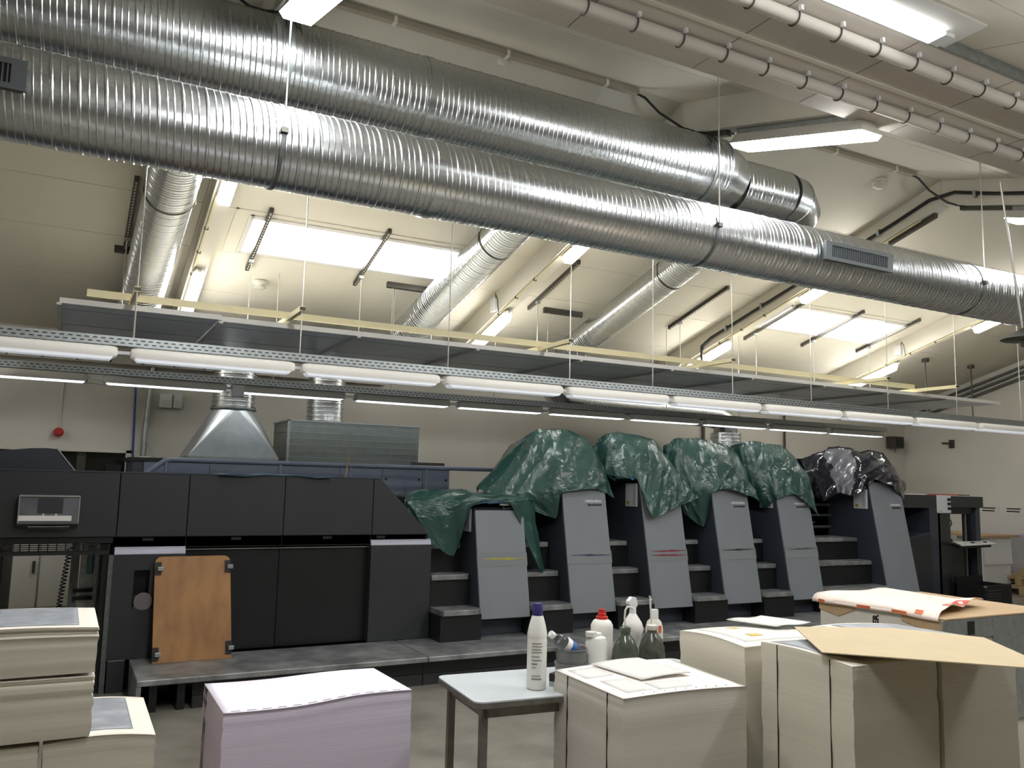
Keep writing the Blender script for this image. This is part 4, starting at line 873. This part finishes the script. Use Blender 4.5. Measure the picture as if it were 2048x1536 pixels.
# ------------------------------------------------------------------ rear cabinets, hoods, railing
t = thing('rear_cabinets', 'row of blue-grey equipment cabinets standing behind the delivery', 'cabinet', (2.5, 10.3, 0))
box(.63, 4.40, 9.93, 10.8, 0, 1.75).ob('carcass', 'press_side', t); box(.60, 4.40, 9.90, 10.8, 1.75, 1.79).ob('top_board', 'press_black', t)
for i, (a, b) in enumerate(((.64, .75), (.755, 1.438), (1.442, 2.218), (2.222, 2.938), (2.942, 3.478), (3.482, 4.02), (4.024, 4.39))):
    d = box(a, b, 9.905, 9.93, .05, 1.745).ob('door', 'press_blue' if i else 'press_side', t, bevel=.004)
    if i >= 5:
        for xx in (a+.05, b-.05): G().cyl((xx, 9.905, 1.62), (xx, 9.893, 1.62), .014, 12).ob('knob', 'rubber', d)
t = thing('extraction_hood', 'galvanised pyramid extraction hood on the rear cabinets', 'hood', (1.7, 10.4, 1.79), 'extraction hoods behind the press')
x0, x1, y0, y1 = 1.21, 2.22, 10.0, 10.8
cor = [(x0, y0), (x1, y0), (x1, y1), (x0, y1)]; g = G(); nq = 8
for k in range(4):      # flat triangle per side, fanned cone at each corner
    A, B = cor[k], cor[(k+1) % 4]; am = R(-90+90*k)
    pt = lambda a: (1.74+.24*math.cos(a), 10.4+.24*math.sin(a), 2.41)
    g.poly([(A[0], A[1], 1.83), (B[0], B[1], 1.83), pt(am)]); g.poly([(A[0], A[1], 1.79), (B[0], B[1], 1.79), (B[0], B[1], 1.83), (A[0], A[1], 1.83)])
    for j in range(nq): g.poly([(B[0], B[1], 1.83), pt(am+R(90)*(j+1)/nq), pt(am+R(90)*j/nq)])
bmesh.ops.remove_doubles(g.bm, verts=g.bm.verts[:], dist=1e-4)
o = g.ob('hood_shell', 'hood_metal', t); so = o.modifiers.new('th', 'SOLIDIFY'); so.thickness = .003; so.offset = -1
box(x0-.03, x1+.03, y0-.02, y1+.02, 1.79, 1.805).ob('base_flange', 'press_black', t)
t = thing('metal_plenum', 'ribbed galvanised plenum box on the rear cabinets', 'plenum', (3.1, 10.4, 1.79), 'extraction hoods behind the press')
box(2.32, 3.99, 10.0, 10.8, 1.80, 2.29).ob('box', 'plenum_metal', t, bevel=.006)
for k in range(6): box(2.316, 3.994, 9.995, 10.8, 1.855+k*.075, 1.860+k*.075).ob('rib', 'galv', t)
box(2.305, 2.335, 9.985, 10.01, 1.80, 2.30).ob('corner_angle', 'galv', t); box(2.305, 4.0, 9.985, 10.8, 2.285, 2.30).ob('top_flange', 'galv', t)
box(3.9, 4.35, 9.98, 10.7, 1.79, 1.84).ob('side_ledge', 'strut_dark', t)
t = thing('rear_railing', 'grey tubular handrail on the gallery behind the delivery', 'railing', (3, 9.4, 1.03))
G().tube([(.62, 9.4, 1.52), (.92, 9.4, 1.755), (.98, 9.4, 1.765), (3, 9.4, 1.765), (5.3, 9.4, 1.765)], .026, 12).ob('handrail', 'press_blue', t, smooth=True)
for x in (.93, 2.11, 2.92, 3.86, 4.9): G().cyl((x, 9.4, 1.04), (x, 9.4, 1.76), .02, 10).ob('post', 'press_blue', t, smooth=True)
tag(box(.5, 5.4, 9.22, 9.85, 0, 1.04).ob('rear_gallery', 'press_black', loc=(3, 9.5, 0)), 'dark gallery walkway behind the press delivery', 'gallery')
tag(G().cyl((2.83, 9.36, 1.5), (2.90, 9.36, 2.03), .012, 8, .004).ob('wooden_stick', 'carton_brown', loc=(2.85, 9.36, 1.5)), 'thin wooden stick leaning on the rear handrail', 'stick')

# ================================================================== PLYWOOD BOARD leaning on the press
t = thing('plywood_board', 'varnished plywood board with four clips leaning against the black press panel', 'board', (.92, 6.9, ZP))
def by(z): return 6.72+(z-ZP)*.265      # leaning back
pts = []; x0, x1, z0, z1, r = .655, 1.205, ZP, .985, .05
for cx, cz, a0 in ((x1-r, z1-r, 0), (x0+r, z1-r, 90)):
    pts += [(cx+r*math.cos(R(a0+18*k)), cz+r*math.sin(R(a0+18*k))) for k in range(6)]
pts += [(x0+.01, z0), (x1+.02, z0)]
g = G(); A = [g.v((x, by(z), z)) for x, z in pts]; B = [g.v((x, by(z)+.018, z)) for x, z in pts]
g.face(A); g.face(B[::-1])
for k in range(len(pts)): g.face([A[k], B[k], B[(k+1) % len(pts)], A[(k+1) % len(pts)]])
g.ob('board', 'plywood', t, bevel=.003)
for x, z in ((.68, .90), (1.185, .905), (.685, .30), (1.20, .315)):
    y = by(z)
    c = G().hexa([(x-.022, by(z-.045)-.012, z-.045), (x+.022, by(z-.045)-.012, z-.045), (x+.022, by(z-.045), z-.045), (x-.022, by(z-.045), z-.045), (x-.022, by(z+.045)-.012, z+.045), (x+.022, by(z+.045)-.012, z+.045), (x+.022, by(z+.045), z+.045), (x-.022, by(z+.045), z+.045)]).ob('corner_clip', 'rubber', t)
    box(x-.005, x+.036, y-.035, y-.012, z-.016, z+.014).ob('clip_jaw', 'galv', c, bevel=.003)

# ================================================================== PAPER STACKS
def stack(name, x0, x1, y0, y1, z0, ztop, mside, msheet, curve, lab, cat='paper stack', group='paper stacks in the foreground', marks=(), seams=(), jit=.0015, lean=0):
    """pile of sheets; curve(u,v) = local sag/bulge of the top in metres, dying out downwards"""
    t = thing(name, lab, cat, ((x0+x1)/2, (y0+y1)/2, z0), group)
    rnd = random.Random(hash(lab) % 1000 if False else len(lab)*13)
    NX, NY = 22, 16
    per = [(i/NX, 0) for i in range(NX)] + [(1, j/NY) for j in range(NY)] + [(1-i/NX, 1) for i in range(NX)] + [(0, 1-j/NY) for j in range(NY)]
    H = ztop-z0; lev = [0, .15, .3, .45, .55, .63, .7, .76, .81, .85, .89, .92, .945, .965, .98, .99, 1.0]
    g = G(); rings = []
    for f in lev:
        k = max(0, (f-.15)/.85)**1.3; ox, oy = rnd.uniform(-jit, jit), rnd.uniform(-jit, jit); s = rnd.uniform(-jit, jit)
        ring = []
        for u, v in per:
            x = x0+(x1-x0)*u + ox + (s if u > .5 else -s) + lean*f; y = y0+(y1-y0)*v + oy + (s if v > .5 else -s)
            ring.append((x, y, z0+H*f + curve(u, v)*k))
        rings.append(ring)
    g.rings(rings, cap=False); g.ob('paper_block', mside, t, smooth=True)
    # top sheet follows the curve, rests on the block
    g = G(); V = [[g.v((x0+(x1-x0)*i/NX+lean, y0+(y1-y0)*j/NY, ztop+curve(i/NX, j/NY)+.0004)) for i in range(NX+1)] for j in range(NY+1)]
    for j in range(NY):
        for i in range(NX): g.face([V[j][i], V[j][i+1], V[j+1][i+1], V[j+1][i]])
    o = g.ob('top_sheet', msheet, t, smooth=True); so = o.modifiers.new('th', 'SOLIDIFY'); so.thickness = .0012; so.offset = 1
    def patch(u0, u1, v0, v1, m, nm, dz=.002, n=14):
        g = G(); V = [[g.v((x0+(x1-x0)*(u0+(u1-u0)*i/n)+lean, y0+(y1-y0)*(v0+(v1-v0)*j/n), ztop+curve(u0+(u1-u0)*i/n, v0+(v1-v0)*j/n)+dz)) for i in range(n+1)] for j in range(n+1)]
        for j in range(n):
            for i in range(n): g.face([V[j][i], V[j][i+1], V[j+1][i+1], V[j+1][i]])
        o = g.ob(nm, m, t, smooth=True); so = o.modifiers.new('th', 'SOLIDIFY'); so.thickness = .0008; so.offset = 1; return o
    for y in marks:     # dark register lines down the left side
        v = (y-y0)/(y1-y0)
        g = G(); zt = ztop+curve(0, v)
        g.hexa([(x0-.0024, y-.002, z0), (x0+.002, y-.002, z0), (x0+.002, y+.002, z0), (x0-.0024, y+.002, z0), (x0-.0024+lean, y-.002, zt-.001), (x0+.002+lean, y-.002, zt-.001), (x0+.002+lean, y+.002, zt-.001), (x0-.0024+lean, y+.002, zt-.001)]); g.ob('edge_mark', 'ink_black', t)
    t['x'] = 0; del t['x']
    return t, patch
sm = lambda a, b, x: max(0, min(1, (x-a)/(b-a)))**2*(3-2*max(0, min(1, (x-a)/(b-a))))
# lilac stack
t, P_ = stack('lilac_paper_stack', .585, 1.325, 3.30, 3.78, 0, .735, 'paper_lilac', 'sheet_lilac', lambda u, v: .012*sm(.35, .75, u)*(1-v*.8) - .004*math.sin(u*6) - .012*(1-u)*(1-v)*.3, 'tall stack of pale lilac paper in the front row', marks=(3.70, 3.735))
for k in range(12): P_(.04+k*.078, .085+k*.078, .032, .040, 'grey_ink', 'print_dash', .002, 2)
# cream stack with printed sheet in the centre
t, P_ = stack('cream_paper_stack', 1.925, 2.545, 2.66, 3.16, 0, .80, 'paper_white', 'sheet_white', lambda u, v: .008*math.sin(u*3.1)-.010*u*(1-v)+.006*v, 'stack of cream paper with two dark side lines in front of the white table', marks=(2.765, 3.055))
P_(.10, .30, .12, .5, 'print_white', 'print_block', .0022, 4); P_(.34, .62, .10, .3, 'print_white', 'print_block', .0022, 4); P_(.06, .28, .62, .92, 'print_white', 'print_block', .0022, 4)
for k in range(9): P_(.18+k*.085, .188+k*.085, .05, .062, 'ink_black', 'print_dash', .0022, 1)
o = G(); n = 8
Vv = [[o.v((2.10+(.27)*i/n+.04*(1-j/n)*0+.04*(j/n*-1+1), 2.83+.31*j/n+.02*i/n, .818+.006*math.sin(math.pi*i/n*.9)+.004*j/n)) for i in range(n+1)] for j in range(n+1)]
for j in range(n):
    for i in range(n): o.face([Vv[j][i], Vv[j][i+1], Vv[j+1][i+1], Vv[j+1][i]])
o = o.ob('proof_sheet', 'print_white', loc=(2.25, 2.98, .81), smooth=True); so = o.modifiers.new('th', 'SOLIDIFY'); so.thickness = .004; so.offset = 0
tag(o, 'printed proof sheets lying on the cream stack in front of the table', 'paper sheet')
# right group, front row
cv = lambda u, v: .012*math.sin(v*3.0)+.010*(1-u)*(v)-.004*u
t, P_ = stack('cream_paper_stack', 2.66, 3.15, 2.225, 2.69, 0, .945, 'paper_cream', 'sheet_cream', cv, 'cream paper stack with two dark side lines, front row at right', marks=(2.33, 2.60))
P_(.06, .95, .30, .95, 'print_grey', 'print_block', .0022); P_(.10, .93, .05, .26, 'print_white', 'print_block', .0022)
t, P_ = stack('cream_paper_stack', 3.168, 3.66, 2.215, 2.66, 0, .935, 'paper_cream', 'sheet_cream', lambda u, v: .006*math.sin(v*3), 'cream paper stack at the right edge under the loose cardboard')
# right group, back row
t, P_ = stack('cream_paper_stack', 2.62, 3.16, 2.745, 3.17, 0, .925, 'paper_cream', 'sheet_cream', lambda u, v: .014*math.sin(v*3.0)+.004*math.sin(u*4)-.004*u, 'cream paper stack left of the right group, with yellow stickers on top')
P_(.12, .9, .15, .9, 'print_white', 'print_block', .0022)
P_(.30, .42, .62, .70, 'yellow_note', 'sticker', .003, 3) if False else None
mat('yellow_note', '#d9bf66', .6)
P_(.40, .50, .72, .82, 'yellow_note', 'sticker', .0034, 3); P_(.30, .44, .30, .40, 'yellow_note', 'sticker', .0034, 3)
t, P_ = stack('cream_paper_stack', 3.22, 4.20, 2.70, 3.20, 0, .858, 'paper_cream', 'sheet_cream', lambda u, v: .042*math.sin(math.pi*(.12+.8*u))*1.0-.008*v, 'cream paper stack with grey printed curled top sheets, back row at right')
P_(.04, .36, .06, .94, 'print_grey', 'print_block', .0025); P_(.42, .97, .06, .94, 'print_grey', 'print_block', .0025)
g = G(); n = 6
V = [[g.v((2.92+.26*i/n+.10*(1-j/n), 2.955+.23*j/n+.03*i/n, .957+.004*math.sin(i*1.1)+.003*j/n)) for i in range(n+1)] for j in range(n+1)]
for j in range(n):
    for i in range(n): g.face([V[j][i], V[j][i+1], V[j+1][i+1], V[j+1][i]])
o = tag(g.ob('proof_sheet', 'print_white', loc=(3.1, 3.1, .95), smooth=True), 'stiff printed sheet lying across the stack with yellow stickers', 'paper sheet'); so = o.modifiers.new('th', 'SOLIDIFY'); so.thickness = .003; so.offset = 0
# loose cardboard lying over the front row
cb = [(2.98, 2.76), (2.64, 2.335), (3.00, 1.90), (3.33, 1.78), (3.60, 2.20), (3.40, 2.52)]
cb = [(2.945, 2.775), (2.625, 2.335), (3.085, 1.80), (3.245, 1.90), (3.52, 2.26), (3.335, 2.57)]
g = G(); zz = lambda x, y: .978+.012*math.sin((x-2.6)*2.2)-.0*(y)
A = [g.v((x, y, zz(x, y))) for x, y in cb]; B = [g.v((x, y, zz(x, y)+.004)) for x, y in cb]; g.face(A[::-1]); g.face(B)
for k in range(6): g.face([A[k], A[(k+1) % 6], B[(k+1) % 6], B[k]])
tag(g.ob('cardboard_sheet', 'card_brown', loc=(3.1, 2.3, .97)), 'loose pale brown cardboard sheet laid across the right stacks', 'cardboard')
# left group
t, P_ = stack('cream_paper_stack', -.40, -.006, 3.10, 3.58, 0, .745, 'paper_cream', 'sheet_cream', lambda u, v: 0, 'lower left cream paper stack, carrying the upper pile')
t, P_ = stack('cream_paper_stack', .008, .335, 3.10, 3.60, 0, .748, 'paper_cream', 'sheet_cream', lambda u, v: .012*math.sin(u*2.6)-.016*u*u+.006*v, 'lower cream paper stack beside the upper left pile, with a grey print on top')
P_(.35, .80, .12, .95, 'print_grey', 'print_block', .0025)
t, P_ = stack('cream_paper_stack', -.42, .135, 3.085, 3.52, .762, .955, 'paper_cream', 'sheet_cream', lambda u, v: -.006*u, 'lower pile of the two stacked on the left cream stacks', jit=.003)
t, P_ = stack('cream_paper_stack', -.42, .137, 3.08, 3.53, .962, 1.105, 'paper_cream', 'sheet_cream', lambda u, v: .010*math.sin(u*3.0)-.004, 'topmost pile at the left edge with a grey printed top sheet', jit=.003)
P_(.45, .90, .10, .96, 'print_grey', 'print_block', .0025); P_(.02, .40, .10, .96, 'print_grey', 'print_block', .0025)

# ================================================================== TABLE AND BOTTLES
ZT = .72
t = thing('work_table', 'small white-topped table with grey steel legs behind the cream stack', 'table', (2.15, 3.35, 0))
def tp(x, y): # table slightly turned
    a = R(-4.5); return (1.53+(x)*math.cos(a)-(y)*math.sin(a), 3.115+(x)*math.sin(a)+(y)*math.cos(a))
LX, LY = 1.30, .50; r = .04; rp = []
for cx, cy, a0 in ((LX-r, r, -90), (LX-r, LY-r, 0), (r, LY-r, 90), (r, r, 180)): rp += [tp(cx+r*math.cos(R(a0+22.5*k)), cy+r*math.sin(R(a0+22.5*k))) for k in range(5)]
G().prism(rp, 'z', ZT-.006, ZT).ob('table_top', 'table_top', t); G().prism(rp, 'z', ZT-.028, ZT-.006).ob('top_edge', 'table_steel', t)
def tbox(x0, x1, y0, y1, z0, z1):
    q = [tp(x0, y0), tp(x1, y0), tp(x1, y1), tp(x0, y1)]; return G().hexa([(a, b, z0) for a, b in q] + [(a, b, z1) for a, b in q])
for a in ((.05, LX-.05, .04, .065), (.05, LX-.05, LY-.065, LY-.04), (.05, .075, .06, LY-.06), (LX-.075, LX-.05, .06, LY-.06)): tbox(*a, ZT-.075, ZT-.028).ob('apron', 'table_steel', t)
for x, y in ((.04, .04), (.04, LY-.07), (LX-.07, .04), (LX-.07, LY-.07)): tbox(x, x+.03, y, y+.03, 0, ZT-.028).ob('leg', 'table_steel', t)
def bottle(name, lab, c, prof, m, n=24, cat='bottle'):
    t = thing(name, lab, cat, c, 'bottles on the work table'); G().lathe(prof, c, n).ob('bottle_body', m, t, smooth=True); return t
# tall white bottle with dark blue cap
c = (1.872, 3.225, ZT)
t = bottle('detergent_bottle', 'tall white plastic bottle with a dark blue cap standing on the table', c, [(.036, 0), (.042, .006), (.043, .05), (.043, .20), (.0435, .205), (.041, .212), (.0435, .22), (.043, .235), (.036, .27), (.026, .305), (.024, .31)], 'milky')
G().lathe([(.0235, .308), (.0225, .36), (.021, .362), (.002, .362)], c, 24).ob('cap', 'blue_plastic', t, smooth=True)
for k, (z, wd) in enumerate(((.195, .9), (.183, .95), (.17, .8), (.158, .9), (.14, .7), (.125, .9), (.107, .5), (.095, .4), (.06, .8), (.045, .9))):
    g = G(); a0 = R(-150); a1 = a0+wd*1.15; pts = [(c[0]+.0437*math.cos(a0+(a1-a0)*i/8), c[1]+.0437*math.sin(a0+(a1-a0)*i/8)) for i in range(9)]
    h = .0035 if k not in (6, 9) else .008
    V = [[g.v((x, y, ZT+z+q)) for x, y in pts] for q in (0, h)]
    for i in range(8): g.face([V[0][i], V[0][i+1], V[1][i+1], V[1][i]])
    o = g.ob('label_print', 'label_grey', t); so = o.modifiers.new('th', 'SOLIDIFY'); so.thickness = .0008; so.offset = 0
# small black and silver box
t = thing('sponge_box', 'small black block with a silver base beside the tall bottle', 'box', (2.0, 3.30, ZT)); G().prism([(1.945, 3.24), (1.99, 3.18), (2.06, 3.21), (2.015, 3.275)], 'z', ZT, ZT+.022).ob('base', 'galv', t); G().prism([(1.945, 3.24), (1.99, 3.18), (2.06, 3.21), (2.015, 3.275)], 'z', ZT+.022, ZT+.055).ob('pad', 'ink_black', t)
# nested pails with a lying PET bottle
c = (2.16, 3.40, ZT)
t = thing('grey_pail', 'two nested dark grey pails holding a clear bottle', 'pail', c)
G().lathe([(.072, 0), (.078, .05), (.080, .05), (.080, .056), (.07, .056), (.066, .01), (.002, .01)], c, 32).ob('outer_pail', 'pail_grey', t, smooth=True)
G().lathe([(.066, .02), (.074, .115), (.077, .115), (.077, .121), (.071, .121), (.063, .03), (.002, .03)], c, 32).ob('inner_pail', 'pail_grey', t, smooth=True)
t = thing('water_bottle', 'clear plastic water bottle with a blue label lying in the grey pail', 'bottle', (2.13, 3.37, .80), 'bottles on the work table')
ax = Vector((-.78, -.05, .52)).normalized(); o0 = Vector((2.222, 3.40, .792))
def along(prof, m, nm, par, n=20):
    a = ax.orthogonal().normalized(); b = ax.cross(a)
    return G().rings([[o0+ax*z+(a*math.cos(2*math.pi*i/n)+b*math.sin(2*math.pi*i/n))*r for i in range(n)] for r, z in prof]).ob(nm, m, par, smooth=True)
along([(.033, 0), (.036, .01), (.036, .05), (.034, .055), (.036, .06), (.036, .14), (.032, .16), (.018, .19), (.013, .195), (.013, .205)], 'clear_pet', 'bottle_body', t)
along([(.0365, .075), (.0365, .115)], 'label_blue', 'label_band', t); along([(.0367, .105), (.0367, .135)], 'label_white', 'label_band', t)
along([(.015, .20), (.0155, .202), (.0155, .222), (.014, .224)], 'white_plastic', 'cap', t)
# white canisters and bottles at the back
c = (2.30, 3.40, ZT)
t = bottle('white_canister', 'short ribbed white canister right of the grey pail', c, [(.05, 0), (.054, .01)] + [(.054-(.003 if k % 2 else 0), .02+.012*k) for k in range(8)] + [(.054, .13), (.045, .16), (.025, .168), (.025, .18)], 'milky')
G().lathe([(.027, .165), (.027, .187), (.002, .187)], (c[0]-.03, c[1], c[2]), 20).ob('cap', 'off_white', t, smooth=True)
c = (2.40, 3.50, ZT)
t = bottle('glue_bottle', 'white round bottle with a stepped red cap', c, [(.05, 0), (.055, .01), (.055, .14), (.054, .145), (.055, .15), (.055, .195), (.045, .215), (.03, .225)], 'milky')
G().lathe([(.030, .222), (.030, .237), (.022, .24), (.021, .252), (.017, .254), (.016, .272), (.002, .272)], c, 20).ob('cap', 'red_plastic', t, smooth=True)
def wash(c, lab, m, spout):
    t = bottle('wash_bottle', lab, c, [(.05, 0), (.062, .01), (.066, .05), (.062, .10), (.048, .14), (.03, .165), (.024, .175), (.024, .19)], m)
    G().lathe([(.025, .183), (.027, .186), (.027, .205), (.012, .21), (.004, .21)], c, 18).ob('neck_ring', 'green_glass' if m != 'dark_liquid' else 'off_white', t, smooth=True)
    G().tube([(c[0]+a, c[1]+b, c[2]+z) for a, b, z in spout], .0045, 8).ob('spout', 'off_white', t, smooth=True)
    return t
wash((2.44, 3.36, ZT), 'squat greenish wash bottle with a bent spout', 'green_glass', [(0, 0, .2), (-.004, 0, .25), (0, 0, .285), (.012, 0, .30), (.028, 0, .298), (.05, 0, .288)])
G().lathe([(.056, .012), (.058, .05), (.054, .09), (.044, .12), (.002, .12)], (2.44, 3.36, ZT), 20).ob('liquid', 'dark_liquid', bpy.data.objects['wash_bottle'], smooth=True)
wash((2.60, 3.36, ZT), 'squat dark wash bottle with a straight white spout', 'dark_liquid', [(0, 0, .2), (-.006, 0, .26), (-.012, 0, .33), (-.016, 0, .345), (-.004, 0, .325)])
c = (2.565, 3.47, ZT)
t = bottle('spray_bottle', 'white spray bottle with a waisted neck between the wash bottles', c, [(.03, 0), (.034, .01), (.03, .08), (.045, .14), (.055, .175), (.045, .205), (.022, .24), (.016, .25)], 'milky')
G().lathe([(.017, .245), (.017, .275), (.014, .28), (.002, .28)], c, 18).ob('collar', 'white_plastic', t, smooth=True)
G().prism([(-.022, .278), (.018, .278), (.022, .30), (.012, .325), (-.012, .33), (-.034, .31), (-.034, .298)], 'y', c[1]-.014, c[1]+.014)
g = G(); g.prism([(c[0]-.022, ZT+.278), (c[0]+.018, ZT+.278), (c[0]+.022, ZT+.30), (c[0]+.012, ZT+.325), (c[0]-.012, ZT+.33), (c[0]-.034, ZT+.31), (c[0]-.034, ZT+.298)], 'y', c[1]-.014, c[1]+.014); g.ob('spray_head', 'white_plastic', t, bevel=.003)
c = (2.70, 3.47, ZT)
t = bottle('cleaner_bottle', 'grubby off-white bottle with orange marks at the right of the table', c, [(.04, 0), (.044, .01), (.044, .17), (.036, .20), (.02, .215), (.018, .22)], 'off_white')
G().lathe([(.021, .213), (.021, .255), (.019, .26), (.002, .26)], c, 18).ob('cap', 'white_plastic', t, smooth=True)
g = G(); 
for a, z, h in ((-100, .15, .035), (-75, .10, .02), (-125, .06, .03)):
    pts = [(c[0]+.0447*math.cos(R(a+6*i)), c[1]+.0447*math.sin(R(a+6*i))) for i in range(5)]; V = [[g.v((x, y, ZT+z+q)) for x, y in pts] for q in (0, h)]
    for i in range(4): g.face([V[0][i], V[0][i+1], V[1][i+1], V[1][i]])
o = g.ob('label_print', 'wrap_orange', t); so = o.modifiers.new('th', 'SOLIDIFY'); so.thickness = .0008; so.offset = 0

# ================================================================== CARTON WITH WRAPPING PAPER
t = thing('paper_carton', 'white and brown taped carton marked PAPER behind the right stacks', 'carton', (4.95, 3.6, 0))
box(4.43, 5.45, 3.07, 3.95, 0, .895).ob('carton_body', 'off_white', t, bevel=.006)
box(4.42, 5.46, 3.06, 3.96, .888, .90).ob('carton_lid', 'carton_brown', t, bevel=.004)
for pl in ([(3.95, .888), (3.95, .835), (3.80, .81), (3.68, .86), (3.66, .888)], [(3.34, .888), (3.34, .85), (3.07, .80), (3.07, .888)]): G().prism(pl, 'x', 4.422, 4.4305).ob('tape', 'carton_brown', t)
box(4.4, 4.86, 3.060, 3.0705, .78, .888).ob('tape', 'galv', t); box(4.86, 5.46, 3.058, 3.0705, .3, .888).ob('foil_wrap', 'galv', t)
box(4.62, 4.68, 3.0565, 3.0605, .80, .875).ob('label', 'ink_black', t)
text('PAPER', .056, 'ink_black', t, frame((4.4285, 3.505, .70), (0, 0, 1), (0, 1, 0)), bold=.002, depth=.0008)
g = G(); NX, NY = 26, 18; V = []
for j in range(NY+1):
    row = []
    for i in range(NX+1):
        u, v = i/NX, j/NY; x = 4.385+.75*u-.02*v; y = 3.09+.20*u*(1-v)+.90*v
        z = .932+.004*math.sin(9*u+5*v)+.005*noise.noise(Vector((u*5, v*5, 2)))
        if u < .1: z -= (.1-u)*.5; x = max(x, 4.405)
        if v < .22: z += .030*(1-v/.22)*abs(math.sin(u*6.0-.2))*sm(.1, .4, u)
        row.append(g.v((x, y, z)))
    V.append(row)
for j in range(NY):
    for i in range(NX): g.face([V[j][i], V[j][i+1], V[j+1][i+1], V[j+1][i]])
o = g.ob('wrapping_paper', 'wrap_paper', loc=(4.8, 3.6, .92), smooth=True); so = o.modifiers.new('th', 'SOLIDIFY'); so.thickness = .003; so.offset = 0
tag(o, 'crumpled pale pink wrapping paper with orange print lying on the carton', 'wrapping paper')
def onwrap(u, v, du, dv, m, nm):
    i0, j0 = int(u*NX), int(v*NY); g = G(); P = o.data.vertices; q = []
    for (a, b) in ((0, 0), (du, 0), (du, dv), (0, dv)):
        k = min(NY, j0+b)*(NX+1)+min(NX, i0+a); q.append(P[k].co+o.location+Vector((-.0015, -.0015, .003)))
    g.poly(q); p = g.ob(nm, m, o); s = p.modifiers.new('th', 'SOLIDIFY'); s.thickness = .001; s.offset = 1
for u, v in ((.02, .9), (.02, .6), (.02, .52), (.02, .33), (.02, .25), (.05, .12), (.30, .0), (.36, .0)): onwrap(u, v, 1, 1, 'wrap_orange', 'print_mark')
onwrap(.58, .0, 3, 2, 'wrap_red', 'fold_patch'); onwrap(.85, .0, 3, 3, 'wrap_red', 'fold_patch')

# ================================================================== PALLETS AND BOXES AT THE FAR RIGHT
def pallet(x, y, z, lab):
    t = thing('wooden_pallet', lab, 'pallet', (x+.6, y+.4, z), 'wooden pallets by the right wall')
    for k in range(5): box(x, x+1.2, y+k*.165, y+k*.165+.12, z+.122, z+.144).ob('deck_board', 'pallet_wood', t)
    for k in range(3): box(x+k*.55, x+k*.55+.1, y, y+.78, z+.1, z+.122).ob('cross_board', 'pallet_wood', t)
    for a in (0, .55, 1.1):
        for b in (0, .34, .68): box(x+a, x+a+.1, y+b, y+b+.1, z+.022, z+.1).ob('block', 'pallet_wood', t)
    for b in (0, .34, .68): box(x, x+1.2, y+b, y+b+.1, z, z+.022).ob('runner', 'pallet_wood', t)
pallet(12.9, 8.4, 0, 'pallet under the wrapped white box'); pallet(13.72, 7.75, 0, 'lower pallet of the pair at the right edge'); pallet(13.8, 7.85, .145, 'upper pallet of the pair at the right edge')
t = thing('wrapped_box', 'large white box in clear film with a brown lid on a pallet', 'box', (13.85, 8.8, .145))
box(13.19, 13.92, 8.42, 9.15, .146, .90).ob('box_body', 'white_plastic', t, bevel=.01)
box(13.13, 14.1, 8.36, 9.6, .90, .94).ob('lid', 'carton_brown', t)
g = G(); V = []
for j in range(15):
    row = []
    for i in range(19):
        x = 13.18+.75*i/18; z = .47+.43*j/14; row.append(g.v((x, 8.405-.015*abs(noise.noise(Vector((x*5, z*7, 1)))), z)))
    V.append(row)
for j in range(14):
    for i in range(18): g.face([V[j][i], V[j][i+1], V[j+1][i+1], V[j+1][i]])
g.ob('film_wrap', 'white_plastic', t, smooth=True)
t = thing('wrapped_stack', 'pale film-wrapped paper pile at the right edge behind the pallets', 'box', (14.7, 8.8, 0)); box(14.2, 15.1, 8.7, 9.6, .146, .93).ob('pile_body', 'press_lilac', t, bevel=.02); box(14.18, 15.12, 8.68, 9.62, 0, .146).ob('pile_base', 'pallet_wood', t)
tag(box(13.85, 14.0, 8.1, 8.25, .29, .42).ob('wood_block', 'pallet_wood', loc=(13.9, 8.15, .29)), 'brown wooden block on the upper pallet', 'block')
bpy.context.view_layer.update()
